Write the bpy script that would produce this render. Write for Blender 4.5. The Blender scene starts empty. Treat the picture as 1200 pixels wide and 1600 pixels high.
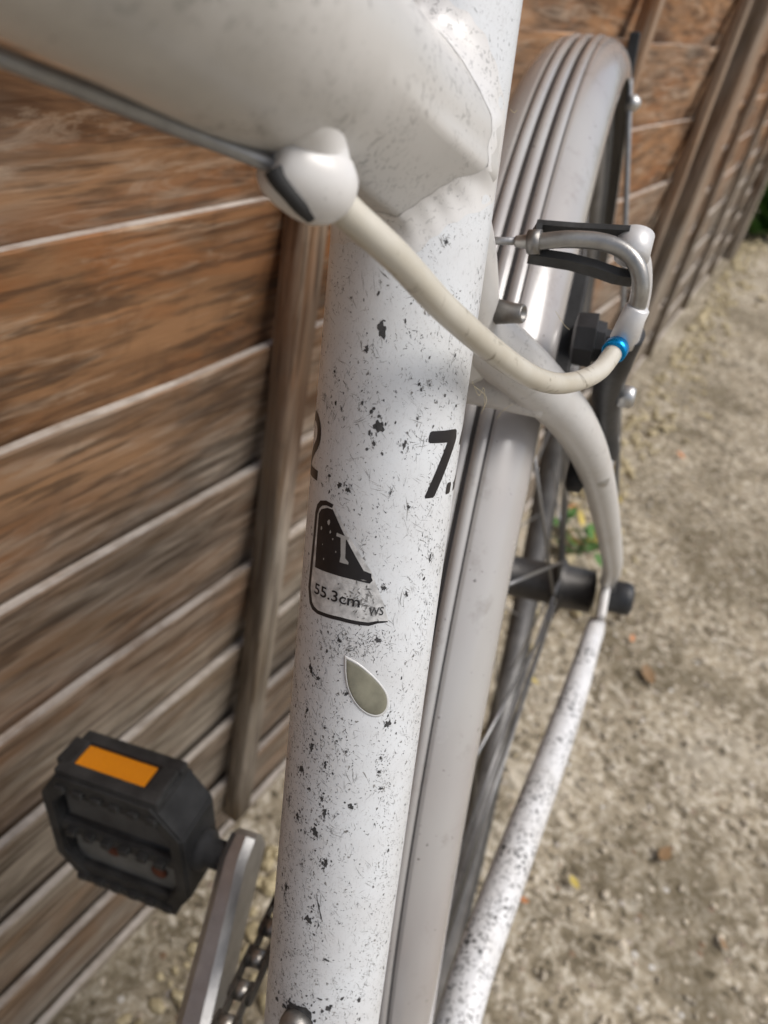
import bpy, bmesh, math, random
import numpy as np
from mathutils import Vector, Matrix, noise as mnoise

random.seed(7)
rng = np.random.default_rng(7)
scene = bpy.context.scene
COL = scene.collection

# ------------------------------------------------------------------ camera
CAM_LOC = Vector((-0.475357, -0.047507, 0.696231))
_f = 1216.0
vx = Vector((860, -685, _f)).normalized()
vd = Vector((-374, 1689, _f)).normalized()
vd = (vd - vx * vd.dot(vx)).normalized()
vz = -vd
vy = vz.cross(vx)
# rows: camera axes expressed in world coordinates
right = Vector((vx[0], vy[0], vz[0]))
down = Vector((vx[1], vy[1], vz[1]))
fwd = Vector((vx[2], vy[2], vz[2]))
rot = Matrix((right, -down, -fwd)).transposed()
cam_data = bpy.data.cameras.new('camera')
cam = bpy.data.objects.new('camera', cam_data)
COL.objects.link(cam)
cam.matrix_world = Matrix.Translation(CAM_LOC) @ rot.to_4x4()
cam_data.sensor_fit = 'VERTICAL'
cam_data.sensor_height = 36.0
cam_data.sensor_width = 27.0
cam_data.lens = _f / 1600.0 * 36.0
cam_data.clip_start = 0.004
cam_data.clip_end = 500.0
cam_data.dof.use_dof = True
cam_data.dof.focus_distance = 0.163
cam_data.dof.aperture_fstop = 17.5
scene.camera = cam

# ------------------------------------------------------------------ light
SUN_EL, SUN_AZ = math.radians(56), math.radians(285)   # azimuth: direction towards the sun, from +X to +Y
world = bpy.data.worlds.new('World')
scene.world = world
world.use_nodes = True
wn = world.node_tree
wn.nodes.clear()
sky = wn.nodes.new('ShaderNodeTexSky')
sky.sky_type = 'NISHITA'
sky.sun_disc = False
sky.sun_elevation = SUN_EL
sky.sun_rotation = math.radians(90) - SUN_AZ
sky.dust_density = 4.0
hs = wn.nodes.new('ShaderNodeHueSaturation')
hs.inputs['Saturation'].default_value = 0.85
bg = wn.nodes.new('ShaderNodeBackground')
bg.inputs['Strength'].default_value = 0.075
wo = wn.nodes.new('ShaderNodeOutputWorld')
wn.links.new(sky.outputs[0], hs.inputs['Color'])
wn.links.new(hs.outputs[0], bg.inputs['Color'])
wn.links.new(bg.outputs[0], wo.inputs['Surface'])
sun_d = bpy.data.lights.new('sun', 'SUN')
sun_d.energy = 1.5
sun_d.angle = math.radians(32)
sun_d.color = (1.0, 0.985, 0.965)
sun = bpy.data.objects.new('sun', sun_d)
COL.objects.link(sun)
sdir = Vector((math.cos(SUN_EL) * math.cos(SUN_AZ), math.cos(SUN_EL) * math.sin(SUN_AZ), math.sin(SUN_EL)))
sun.rotation_euler = sdir.to_track_quat('Z', 'Y').to_euler()
scene.view_settings.view_transform = 'Standard'
scene.view_settings.look = 'None'
scene.view_settings.exposure = 0.66
scene.view_settings.gamma = 1.0
scene.view_settings.use_curve_mapping = False
scene.render.engine = 'CYCLES'
scene.cycles.use_denoising = True
scene.cycles.max_bounces = 8

# ------------------------------------------------------------------ material helpers
class NT:
    def __init__(self, name):
        self.m = bpy.data.materials.new(name)
        self.m.use_nodes = True
        self.t = self.m.node_tree
        self.b = self.t.nodes['Principled BSDF']
    def n(self, typ, **kw):
        x = self.t.nodes.new(typ)
        for k, v in kw.items():
            setattr(x, k, v)
        return x
    def l(self, a, b):
        self.t.links.new(a, b)
    def coord(self, kind='Object', scale=(1, 1, 1)):
        tc = self.n('ShaderNodeTexCoord')
        mp = self.n('ShaderNodeMapping')
        mp.inputs['Scale'].default_value = scale
        self.l(tc.outputs[kind], mp.inputs['Vector'])
        return mp.outputs[0]
    def noise(self, vec, scale, detail=4, rough=0.55, dist=0.0):
        x = self.n('ShaderNodeTexNoise')
        x.inputs['Scale'].default_value = scale
        x.inputs['Detail'].default_value = detail
        x.inputs['Roughness'].default_value = rough
        x.inputs['Distortion'].default_value = dist
        self.l(vec, x.inputs['Vector'])
        return x.outputs['Fac']
    def vor(self, vec, scale, out='Distance', feature='F1'):
        x = self.n('ShaderNodeTexVoronoi', feature=feature)
        x.inputs['Scale'].default_value = scale
        self.l(vec, x.inputs['Vector'])
        return x.outputs[out]
    def ramp(self, fac, stops):
        r = self.n('ShaderNodeValToRGB')
        el = r.color_ramp.elements
        while len(el) < len(stops):
            el.new(0.5)
        for e, (p, c) in zip(el, stops):
            e.position = p
            e.color = (c[0], c[1], c[2], 1) if isinstance(c, tuple) else (c, c, c, 1)
        self.l(fac, r.inputs['Fac'])
        return r.outputs['Color']
    def mix(self, fac, a, b, mode='MIX'):
        x = self.n('ShaderNodeMix', data_type='RGBA', blend_type=mode)
        for sock, v in ((x.inputs['Factor'], fac), (x.inputs['A'], a), (x.inputs['B'], b)):
            if hasattr(v, 'links'):
                self.l(v, sock)
            elif isinstance(v, tuple):
                sock.default_value = (*v, 1)
            else:
                sock.default_value = v
        return x.outputs['Result']
    def math(self, op, a, b=None):
        x = self.n('ShaderNodeMath', operation=op)
        for i, v in enumerate((a, b)):
            if v is None:
                continue
            if hasattr(v, 'links'):
                self.l(v, x.inputs[i])
            else:
                x.inputs[i].default_value = v
        return x.outputs[0]
    def bump(self, h, strength, dist=0.001):
        x = self.n('ShaderNodeBump')
        x.inputs['Strength'].default_value = strength
        x.inputs['Distance'].default_value = dist
        self.l(h, x.inputs['Height'])
        self.l(x.outputs[0], self.b.inputs['Normal'])
    def base(self, v):
        if hasattr(v, 'links'):
            self.l(v, self.b.inputs['Base Color'])
        else:
            self.b.inputs['Base Color'].default_value = (*v, 1)
    def rough(self, v):
        if hasattr(v, 'links'):
            self.l(v, self.b.inputs['Roughness'])
        else:
            self.b.inputs['Roughness'].default_value = v

def plain(name, col, rough=0.5, metal=0.0, var=0.25, scale=60.0, bump=0.15, coat=0.0):
    """a simple worn surface: colour varies a little, fine relief"""
    k = NT(name)
    v = k.coord('Object')
    f = k.noise(v, scale, 5)
    g = k.noise(v, scale * 6, 3)
    c = k.mix(k.ramp(f, [(0.3, 0.0), (0.7, 1.0)]), tuple(x * (1 - var) for x in col), tuple(min(1, x * (1 + var)) for x in col))
    k.base(c)
    k.rough(k.math('ADD', k.math('MULTIPLY', g, 0.2), rough - 0.1))
    k.b.inputs['Metallic'].default_value = metal
    if coat:
        k.b.inputs['Coat Weight'].default_value = coat
        k.b.inputs['Coat Roughness'].default_value = 0.15
    if bump:
        k.bump(g, bump, 0.0004)
    return k.m

def make_white_tube():
    k = NT('chipped_white_paint')
    uv = k.coord('UV')            # UV in decimetres round and along the tube
    big = k.noise(uv, 6, 4)
    base = k.mix(k.ramp(big, [(0.35, 0.0), (0.7, 1.0)]), (0.705, 0.73, 0.748), (0.64, 0.65, 0.655))
    # pale grey scuffing in short streaks
    st = k.coord('UV', (26, 9, 1))
    sc = k.noise(st, 7, 6, 0.7, 1.6)
    sc2 = k.noise(k.coord('UV', (60, 60, 1)), 1.0, 5, 0.75, 2.0)
    m1 = k.ramp(sc, [(0.56, 0.0), (0.70, 1.0)])
    base = k.mix(k.math('MULTIPLY', m1, 0.55), base, (0.33, 0.325, 0.315))
    m2 = k.ramp(sc2, [(0.60, 0.0), (0.68, 1.0)])
    base = k.mix(k.math('MULTIPLY', m2, 0.5), base, (0.25, 0.24, 0.23))
    # fine black specks
    sp = k.noise(k.coord('UV', (150, 110, 1)), 1.0, 3, 0.6, 1.0)
    m3 = k.ramp(sp, [(0.645, 0.0), (0.675, 1.0)])
    zone = k.ramp(k.noise(uv, 14, 3), [(0.38, 0.0), (0.58, 1.0)])
    base = k.mix(k.math('MULTIPLY', m3, zone), base, (0.05, 0.05, 0.05))
    k.base(base)
    k.rough(k.math('ADD', k.math('MULTIPLY', sc2, 0.3), 0.2))
    k.b.inputs['Coat Weight'].default_value = 0.15
    k.b.inputs['Coat Roughness'].default_value = 0.2
    h = k.math('SUBTRACT', k.math('MULTIPLY', k.noise(uv, 40, 4), 0.6), k.math('MULTIPLY', m3, 0.5))
    k.bump(h, 0.25, 0.0003)
    return k.m

def make_white_worn(name, chips=0.6, cs=900.0, col=(0.70, 0.69, 0.675), dirt=(0.42, 0.38, 0.32), side=None):
    k = NT(name)
    v = k.coord('Object')
    f = k.noise(v, 45, 5)
    b = k.mix(k.math('MULTIPLY', k.ramp(f, [(0.45, 0.0), (0.75, 1.0)]), 0.35), col, dirt)
    sp = k.noise(v, cs, 4, 0.65, 1.0)
    zone = k.noise(v, 40, 4)
    m = k.math('MULTIPLY', k.ramp(sp, [(0.60 - 0.08 * chips, 0.0), (0.66 - 0.08 * chips, 1.0)]), k.ramp(zone, [(0.5 - 0.14 * chips, 0.0), (0.66 - 0.06 * chips, 1.0)]))
    b = k.mix(k.math('MULTIPLY', m, chips), b, (0.05, 0.048, 0.045))
    sp2 = k.noise(v, 330, 3, 0.6, 1.5)
    m2 = k.ramp(sp2, [(0.69, 0.0), (0.72, 1.0)])
    b = k.mix(k.math('MULTIPLY', m2, chips), b, (0.07, 0.065, 0.06))
    k.base(b)
    k.rough(0.33)
    k.b.inputs['Coat Weight'].default_value = 0.15
    k.b.inputs['Coat Roughness'].default_value = 0.2
    k.bump(k.noise(v, 250, 3), 0.12, 0.0003)
    return k.m

def make_wood(name, warm=True, vertical=False):
    """weathered softwood: grain along X (or Z), brown below the silvered skin"""
    k = NT(name)
    tc = k.n('ShaderNodeTexCoord')
    oi = k.n('ShaderNodeObjectInfo')
    off = k.n('ShaderNodeVectorMath', operation='SCALE')
    cmb = k.n('ShaderNodeCombineXYZ')
    k.l(oi.outputs['Random'], cmb.inputs[0]); k.l(oi.outputs['Random'], cmb.inputs[1]); k.l(oi.outputs['Random'], cmb.inputs[2])
    k.l(cmb.outputs[0], off.inputs[0]); off.inputs['Scale'].default_value = 37.0
    add = k.n('ShaderNodeVectorMath', operation='ADD')
    k.l(tc.outputs['Object'], add.inputs[0]); k.l(off.outputs[0], add.inputs[1])
    def mp(s):
        m = k.n('ShaderNodeMapping'); m.inputs['Scale'].default_value = s
        k.l(add.outputs[0], m.inputs['Vector']); return m.outputs[0]
    g1 = mp((3.0, 14, 14) if not vertical else (14, 14, 1.2))
    g2 = mp((9, 70, 70) if not vertical else (60, 60, 3.5))
    g3 = mp((16, 190, 190) if not vertical else (300, 300, 12))
    iso = mp((1, 1, 1))
    a = k.noise(g1, 2.2, 5, 0.6, 0.6)
    b = k.noise(g2, 1.6, 5, 0.65, 0.8)
    c = k.noise(g3, 1.0, 4, 0.6)
    rnd = oi.outputs['Random']
    big = k.noise(mp((2.0, 6, 6) if not vertical else (6, 6, 2.0)), 2.0, 5, 0.7, 1.2)
    saw = k.noise(mp((45, 20, 22) if not vertical else (22, 20, 45)), 1.0, 4, 0.65)
    brown = k.mix(k.ramp(a, [(0.36, 0.0), (0.64, 1.0)]), (0.105, 0.052, 0.025), (0.41, 0.222, 0.108))
    brown = k.mix(k.ramp(big, [(0.50, 0.0), (0.62, 1.0)]), brown, (0.30, 0.135, 0.055))
    brown = k.mix(k.math('MULTIPLY', k.ramp(b, [(0.52, 0.0), (0.70, 1.0)]), 0.8), brown, (0.46, 0.34, 0.235))
    brown = k.mix(k.math('MULTIPLY', k.ramp(saw, [(0.54, 0.0), (0.70, 1.0)]), 0.28), brown, (0.07, 0.036, 0.02))
    grey = k.mix(k.ramp(b, [(0.36, 0.0), (0.66, 1.0)]), (0.145, 0.118, 0.086), (0.44, 0.38, 0.31))
    grey = k.mix(k.math('MULTIPLY', k.ramp(big, [(0.52, 0.0), (0.66, 1.0)]), 0.6), grey, (0.22, 0.15, 0.085))
    # silvering: rises towards the ground on each board's own height plus patches
    geo = k.n('ShaderNodeNewGeometry')
    sep = k.n('ShaderNodeSeparateXYZ'); k.l(geo.outputs['Position'], sep.inputs[0])
    hgt = k.n('ShaderNodeMapRange'); k.l(sep.outputs[2], hgt.inputs[0])
    hgt.inputs[1].default_value = 0.28; hgt.inputs[2].default_value = 0.58
    hgt.inputs[3].default_value = 0.9; hgt.inputs[4].default_value = 0.12
    patch = k.noise(mp((3, 9, 9) if not vertical else (9, 9, 3)), 1.6, 4, 0.6)
    wf = k.math('ADD', hgt.outputs[0], k.math('MULTIPLY', k.math('SUBTRACT', patch, 0.5), 1.5))
    wf = k.math('ADD', wf, k.math('MULTIPLY', k.math('SUBTRACT', rnd, 0.5), 0.35))
    if not warm:
        wf = k.math('ADD', wf, 0.25)
    wf = k.ramp(wf, [(0.15, 0.0), (0.95, 1.0)])
    colr = k.mix(wf, brown, grey)
    # dark grain lines and knots
    gl = k.ramp(c, [(0.38, 1.0), (0.49, 0.0)])
    colr = k.mix(k.math('MULTIPLY', gl, 0.6), colr, (0.055, 0.034, 0.022))
    kn = k.vor(mp((3.0, 9, 9) if not vertical else (9, 9, 3.0)), 1.3)
    km = k.ramp(kn, [(0.07, 1.0), (0.20, 0.0)])
    colr = k.mix(k.math('MULTIPLY', km, 0.75), colr, (0.09, 0.045, 0.022))
    # white upward edges: arrises bleached and hairy, light from above put into the colour
    nz = k.n('ShaderNodeSeparateXYZ'); k.l(geo.outputs['Normal'], nz.inputs[0])
    up = k.ramp(nz.outputs[2], [(0.55, 0.0), (0.85, 1.0)])
    bl = k.noise(mp((40, 40, 40)), 1.0, 4, 0.7)
    colr = k.mix(k.math('MULTIPLY', up, k.ramp(bl, [(0.30, 0.3), (0.58, 1.0)])), colr, (0.58, 0.53, 0.475))
    k.base(colr)
    k.rough(0.85)
    k.b.inputs['Specular IOR Level'].default_value = 0.25
    hh = k.math('ADD', k.math('MULTIPLY', b, 0.6), k.math('MULTIPLY', c, 0.5))
    k.bump(hh, 0.7, 0.0015)
    return k.m

def make_concrete():
    k = NT('worn_concrete')
    v = k.coord('Object')
    a = k.noise(v, 4, 6, 0.65, 0.8)
    b = k.noise(v, 17, 6, 0.7, 0.8)
    c = k.noise(v, 85, 5, 0.75, 0.5)
    col = k.mix(k.ramp(b, [(0.38, 0.0), (0.62, 1.0)]), (0.180, 0.148, 0.098), (0.40, 0.340, 0.245))
    col = k.mix(k.ramp(c, [(0.50, 0.0), (0.62, 1.0)]), col, (0.62, 0.565, 0.465))
    col = k.mix(k.ramp(c, [(0.37, 1.0), (0.455, 0.0)]), col, (0.070, 0.058, 0.040))
    col = k.mix(k.math('MULTIPLY', k.ramp(a, [(0.50, 0.0), (0.64, 1.0)]), 0.7), col, (0.125, 0.102, 0.062))
    col = k.mix(k.math('MULTIPLY', k.ramp(a, [(0.34, 1.0), (0.46, 0.0)]), 0.45), col, (0.56, 0.51, 0.42))
    stn = k.vor(v, 120)
    rc = k.n('ShaderNodeTexVoronoi'); rc.inputs['Scale'].default_value = 120; k.l(v, rc.inputs['Vector'])
    sepc = k.n('ShaderNodeSeparateColor'); k.l(rc.outputs['Color'], sepc.inputs[0])
    isst = k.math('MULTIPLY', k.ramp(sepc.outputs[0], [(0.70, 0.0), (0.72, 1.0)]), k.ramp(stn, [(0.30, 1.0), (0.42, 0.0)]))
    stc = k.ramp(sepc.outputs[1], [(0.0, (0.30, 0.25, 0.18)), (0.5, (0.56, 0.50, 0.40)), (0.8, (0.20, 0.13, 0.08)), (1.0, (0.62, 0.60, 0.55))])
    col = k.mix(isst, col, stc)
    k.base(col)
    k.rough(0.92)
    k.b.inputs['Specular IOR Level'].default_value = 0.2
    h = k.math('ADD', k.math('MULTIPLY', c, 0.8), k.math('ADD', k.math('MULTIPLY', b, 0.8), k.math('MULTIPLY', isst, 0.35)))
    k.bump(h, 0.8, 0.004)
    return k.m

MAT = {}
MAT['tube'] = make_white_tube()
MAT['white'] = make_white_worn('worn_white_paint', 0.55)
MAT['grimy_shaded'] = make_white_worn('grimy_shaded_white_paint', 0.6, 700.0, (0.55, 0.535, 0.51), (0.20, 0.19, 0.15))  # top tube: underside shade put into a darker base colour, plus grime blotches
MAT['stay'] = make_white_worn('stay_white_paint', 0.35, 500.0, (0.62, 0.61, 0.59))
MAT['chipped'] = make_white_worn('badly_chipped_white_paint', 1.0, 420.0, (0.72, 0.72, 0.72))
k = NT('silver_white_plastic')
v_ = k.coord('Object')
gc = k.mix(k.ramp(k.noise(v_, 9, 3), [(0.35, 0.0), (0.65, 1.0)]), (0.45, 0.445, 0.43), (0.36, 0.335, 0.325))
gc = k.mix(k.math('MULTIPLY', k.ramp(k.noise(v_, 70, 6, 0.7), [(0.56, 0.0), (0.72, 1.0)]), 0.45), gc, (0.20, 0.18, 0.15))
gc = k.mix(k.ramp(k.noise(v_, 420, 3, 0.6), [(0.70, 0.0), (0.73, 1.0)]), gc, (0.12, 0.11, 0.10))
k.base(gc); k.rough(k.math('ADD', k.math('MULTIPLY', k.noise(v_, 25, 5), 0.25), 0.10))
k.b.inputs['Coat Weight'].default_value = 0.6; k.b.inputs['Coat Roughness'].default_value = 0.12
MAT['guard'] = k.m
MAT['guard_dark'] = plain('dark_groove', (0.045, 0.042, 0.04), 0.5)
MAT['guard_mid'] = plain('grey_rib_plastic', (0.40, 0.39, 0.375), 0.35)
k = NT('cream_cable_housing')
v_ = k.coord('Object')
hc = k.mix(k.ramp(k.noise(v_, 90, 4), [(0.35, 0.0), (0.7, 1.0)]), (0.58, 0.55, 0.475), (0.50, 0.46, 0.375))
hc = k.mix(k.math('MULTIPLY', k.ramp(k.noise(v_, 160, 5, 0.7, 1.0), [(0.60, 0.0), (0.70, 1.0)]), 0.7), hc, (0.16, 0.13, 0.09))
k.base(hc); k.rough(0.33); k.b.inputs['Coat Weight'].default_value = 0.2
MAT['housing'] = k.m
MAT['boss'] = make_white_worn('dusty_white_boss', 0.3, 500.0, (0.70, 0.69, 0.675), (0.40, 0.36, 0.30))
MAT['alu'] = plain('dull_aluminium', (0.52, 0.515, 0.50), 0.42, 0.85, 0.12, 150, 0.2)
MAT['sleeve'] = plain('satin_white_sleeve', (0.66, 0.65, 0.64), 0.4, 0.25, 0.06, 150, 0.1)
MAT['noodle'] = plain('satin_grey_steel', (0.36, 0.35, 0.33), 0.36, 0.75, 0.2, 200, 0.15)
MAT['steel'] = plain('dull_steel', (0.26, 0.25, 0.235), 0.45, 0.8, 0.25, 150, 0.2)
MAT['wire'] = plain('steel_wire', (0.33, 0.33, 0.33), 0.4, 0.6, 0.15, 300, 0.2)
MAT['black'] = plain('black_plastic', (0.022, 0.023, 0.025), 0.48, 0, 0.4, 120, 0.3)
MAT['rubber'] = plain('black_rubber', (0.018, 0.018, 0.018), 0.7, 0, 0.4, 90, 0.3)
MAT['grit'] = plain('dusty_black', (0.036, 0.036, 0.035), 0.65, 0, 0.5, 90, 0.4)
MAT['hub'] = plain('dark_anodised_hub', (0.07, 0.066, 0.062), 0.45, 0.5, 0.3, 80, 0.2)
MAT['rim'] = plain('dark_grey_rim', (0.13, 0.125, 0.12), 0.5, 0.3, 0.3, 60, 0.3)
MAT['blue'] = plain('blue_anodised', (0.0, 0.26, 0.62), 0.28, 0.7, 0.1, 200, 0.05)
MAT['ink'] = plain('black_print', (0.012, 0.011, 0.014), 0.35, 0, 0.3, 300, 0.05)
MAT['chip'] = plain('bare_dark_chip', (0.045, 0.045, 0.046), 0.6, 0, 0.6, 700, 0.5)
MAT['scuff'] = plain('grey_scuff', (0.23, 0.225, 0.215), 0.6, 0, 0.5, 700, 0.2)
MAT['film'] = plain('scuffed_clear_film', (0.60, 0.60, 0.59), 0.35, 0, 0.35, 500, 0.2)
MAT['silverprint'] = plain('grey_silver_print', (0.42, 0.42, 0.41), 0.4, 0.2, 0.2, 400, 0.1)
MAT['gel'] = plain('olive_gel', (0.19, 0.185, 0.14), 0.32, 0, 0.4, 150, 0.1, 0.15)
MAT['gelrim'] = plain('pale_gel_rim', (0.58, 0.58, 0.57), 0.45, 0, 0.05, 300, 0.02, 0.4)
MAT['chain'] = plain('oily_chain_steel', (0.10, 0.092, 0.08), 0.45, 0.7, 0.5, 200, 0.3)
MAT['roller'] = plain('worn_roller_steel', (0.34, 0.32, 0.29), 0.4, 0.8, 0.3, 200, 0.2)
MAT['rust'] = plain('rusty_steel', (0.12, 0.035, 0.015), 0.8, 0, 0.5, 300, 0.5)
MAT['grit_grey'] = plain('dusty_grey_plastic', (0.17, 0.175, 0.165), 0.6, 0, 0.3, 80, 0.3)
MAT['grit_mid'] = plain('dusty_dark_grey_plastic', (0.085, 0.087, 0.085), 0.6, 0, 0.3, 80, 0.3)
MAT['slat'] = make_wood('weathered_slat_wood')
MAT['batten'] = make_wood('weathered_batten_wood', False, True)
MAT['concrete'] = make_concrete()
k = NT('amber_reflector'); k.base((0.95, 0.33, 0.01)); k.rough(0.2)
v_ = k.coord('Object'); k.bump(k.vor(v_, 420), 0.3, 0.0008)
k.b.inputs['Coat Weight'].default_value = 0.6
MAT['amber'] = k.m
def leafmat(name, a, b):
    k = NT(name); v = k.coord('Object'); k.base(k.mix(k.noise(v, 80, 4), a, b)); k.rough(0.65)
    k.b.inputs['Subsurface Weight'].default_value = 0.0
    return k.m
MAT['leaf_green'] = leafmat('green_leaf', (0.035, 0.10, 0.015), (0.11, 0.24, 0.05))
MAT['leaf_yellow'] = leafmat('yellow_leaf', (0.42, 0.30, 0.04), (0.55, 0.45, 0.12))
MAT['leaf_orange'] = leafmat('orange_leaf', (0.50, 0.17, 0.05), (0.55, 0.26, 0.12))
MAT['leaf_brown'] = leafmat('brown_leaf', (0.16, 0.09, 0.04), (0.30, 0.19, 0.09))
MAT['straw'] = leafmat('straw_debris', (0.36, 0.29, 0.16), (0.52, 0.45, 0.29))
MAT['pebble'] = plain('pebble_stone', (0.50, 0.44, 0.345), 0.85, 0, 0.55, 25, 0.4)

# ------------------------------------------------------------------ mesh helpers
def link(name, me, mat, parent=None, smooth=True):
    o = bpy.data.objects.new(name, me)
    COL.objects.link(o)
    if mat is not None:
        me.materials.clear()
        me.materials.append(mat if not isinstance(mat, str) else MAT[mat])
    if smooth:
        me.polygons.foreach_set('use_smooth', [True] * len(me.polygons))
    if parent is not None:
        o.parent = parent
    return o
def mesh(verts, faces, name='m'):
    me = bpy.data.meshes.new(name)
    me.from_pydata([tuple(v) for v in verts], [], faces)
    me.update()
    return me
def smooth_path(pts, n=8):
    """Catmull-Rom through the points; returns positions and parameter"""
    P = [Vector(p) for p in pts]
    out = []
    for i in range(len(P) - 1):
        p0 = P[i - 1] if i > 0 else P[i] * 2 - P[i + 1]
        p1, p2 = P[i], P[i + 1]
        p3 = P[i + 2] if i + 2 < len(P) else P[i + 1] * 2 - P[i]
        for j in range(n):
            t = j / n
            out.append((0.5 * ((2 * p1) + (-p0 + p2) * t + (2 * p0 - 5 * p1 + 4 * p2 - p3) * t * t + (-p0 + 3 * p1 - 3 * p2 + p3) * t ** 3), i + t))
    out.append((P[-1], len(P) - 1))
    return out
def tube_mesh(pts, rad, seg=24, n=8, caps=True, squash=None, straight=False):
    """swept tube; rad: number or list per control point; squash=(axis vector, factor)"""
    if straight:
        path = [(Vector(p), i) for i, p in enumerate(pts)]
    else:
        path = smooth_path(pts, n)
    rl = rad if isinstance(rad, (list, tuple)) else [rad] * len(pts)
    verts, faces = [], []
    T = []
    for i in range(len(path)):
        a = path[max(0, i - 1)][0]; b = path[min(len(path) - 1, i + 1)][0]
        T.append((b - a).normalized())
    up = Vector((0, 1, 0))
    if abs(T[0].dot(up)) > 0.9:
        up = Vector((1, 0, 0))
    nrm = (up - T[0] * up.dot(T[0])).normalized()
    for i, (p, t) in enumerate(path):
        nrm = (nrm - T[i] * nrm.dot(T[i])).normalized()
        bi = T[i].cross(nrm)
        k = min(int(t), len(rl) - 2) if len(rl) > 1 else 0
        fr = t - k
        r = rl[k] + (rl[min(k + 1, len(rl) - 1)] - rl[k]) * fr
        for s in range(seg):
            a = 2 * math.pi * s / seg
            v = nrm * math.cos(a) + bi * math.sin(a)
            if squash:
                ax, fct = squash
                v = v - ax * (v.dot(ax) * (1 - fct))
            verts.append(p + v * r)
    m = len(path)
    for i in range(m - 1):
        for s in range(seg):
            s2 = (s + 1) % seg
            faces.append((i * seg + s, i * seg + s2, (i + 1) * seg + s2, (i + 1) * seg + s))
    if caps:
        faces.append(tuple(reversed(range(seg))))
        faces.append(tuple(range((m - 1) * seg, m * seg)))
    return mesh(verts, faces)
def lathe_mesh(o, d, prof, seg=24, caps=True):
    """revolve prof [(along, radius)] about the axis through o in direction d"""
    o = Vector(o); d = Vector(d).normalized()
    e1 = d.orthogonal().normalized(); e2 = d.cross(e1)
    verts, faces = [], []
    for (t, r) in prof:
        for s in range(seg):
            a = 2 * math.pi * s / seg
            verts.append(o + d * t + (e1 * math.cos(a) + e2 * math.sin(a)) * r)
    for i in range(len(prof) - 1):
        for s in range(seg):
            s2 = (s + 1) % seg
            faces.append((i * seg + s, i * seg + s2, (i + 1) * seg + s2, (i + 1) * seg + s))
    if caps:
        faces.append(tuple(reversed(range(seg))))
        faces.append(tuple(range((len(prof) - 1) * seg, len(prof) * seg)))
    return mesh(verts, faces)
def ring_mesh(prof, a0=0.0, a1=360.0, n=160, closed_prof=False, centre=(0, 0, 0)):
    """sweep profile [(radius, y)] round the wheel axis (Y) between two angles, 0 = rearwards, 90 = up"""
    cx, cy, cz = centre
    full = abs(a1 - a0) >= 359.9
    m = n if full else n + 1
    verts, faces = [], []
    for i in range(m):
        a = math.radians(a0 + (a1 - a0) * i / n)
        for (r, y) in prof:
            verts.append((cx + r * math.cos(a), cy + y, cz + r * math.sin(a)))
    k = len(prof)
    for i in range(n):
        j = (i + 1) % m
        for q in range(k if closed_prof else k - 1):
            q2 = (q + 1) % k
            faces.append((i * k + q, i * k + q2, j * k + q2, j * k + q))
    return mesh(verts, faces)
def box_bm(bm, c, size, rotm=None, bevel=0.0):
    c = Vector(c)
    g = bmesh.ops.create_cube(bm, size=1.0)
    vs = g['verts']
    for v in vs:
        v.co = Vector((v.co.x * size[0], v.co.y * size[1], v.co.z * size[2]))
    if bevel > 0:
        es = list({e for v in vs for e in v.link_edges})
        r = bmesh.ops.bevel(bm, geom=es, offset=bevel, segments=2, affect='EDGES', profile=0.6)
        vs = list({v for f in r['faces'] for v in f.verts} | {v for v in vs if v.is_valid})
    for v in vs:
        p = v.co.copy()
        if rotm is not None:
            p = rotm @ p
        v.co = p + c
    return vs
def bm_obj(name, bm, mat, parent=None, smooth=False):
    bmesh.ops.recalc_face_normals(bm, faces=bm.faces)
    me = bpy.data.meshes.new(name)
    bm.to_mesh(me); bm.free()
    return link(name, me, mat, parent, smooth)
def autosmooth(o, deg=35):
    me = o.data
    me.polygons.foreach_set('use_smooth', [True] * len(me.polygons))
    me.set_sharp_from_angle(angle=math.radians(deg))
def tag(o, label, cat, group=None, kind=None):
    if label: o['label'] = label
    if cat: o['category'] = cat
    if group: o['group'] = group
    if kind: o['kind'] = kind
    return o
def empty(name, loc=(0, 0, 0)):
    o = bpy.data.objects.new(name, None)
    COL.objects.link(o)
    o.location = loc
    o.empty_display_size = 0.05
    return o

# ------------------------------------------------------------------ ground: one sheet to the horizon
GZ = 0.010
def fnoise(x, y, s, seed):
    return mnoise.noise(Vector((x * s + seed, y * s - seed, seed * 0.37)))
dx = np.arange(-0.9, 2.4, 0.011)
dy = np.arange(-0.95, 0.27, 0.011)
def spread(lo, hi, core, far):
    left, right_ = [], []
    st, p = 0.02, core[0]
    while p > lo:
        p -= st; st *= 1.3; left.append(p)
    st, p = 0.02, core[-1]
    while p < hi:
        p += st; st *= 1.18 if p < 8 else 1.5; right_.append(p)
    return np.array(left[::-1] + list(core) + right_)
gx = spread(-150, 300, dx, None)
gy = spread(-200, 200, dy, None)
verts = []
for y in gy:
    for x in gx:
        d = math.hypot(x, y)
        f = 1.0 if d < 6 else 6.0 / d
        z = 0.0
        if d < 9:
            z = 0.002 * fnoise(x, y, 6, 3.1) + 0.0018 * fnoise(x, y, 22, 9.7) + 0.0018 * fnoise(x, y, 48, 5.3)
            # crumbling trench of debris along the fence foot
            e = max(0.0, 1 - abs(y - 0.19) / 0.07)
            z += e * (0.004 * fnoise(x, y, 15, 1.7) + 0.002)
        verts.append((x, y, GZ + z * f))
nx, ny = len(gx), len(gy)
faces = [(j * nx + i, j * nx + i + 1, (j + 1) * nx + i + 1, (j + 1) * nx + i) for j in range(ny - 1) for i in range(nx - 1)]
ground = link('ground', mesh(verts, faces, 'ground'), 'concrete')
tag(ground, 'rough weathered concrete ground with moss and loose grit', 'ground', kind='structure')

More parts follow.
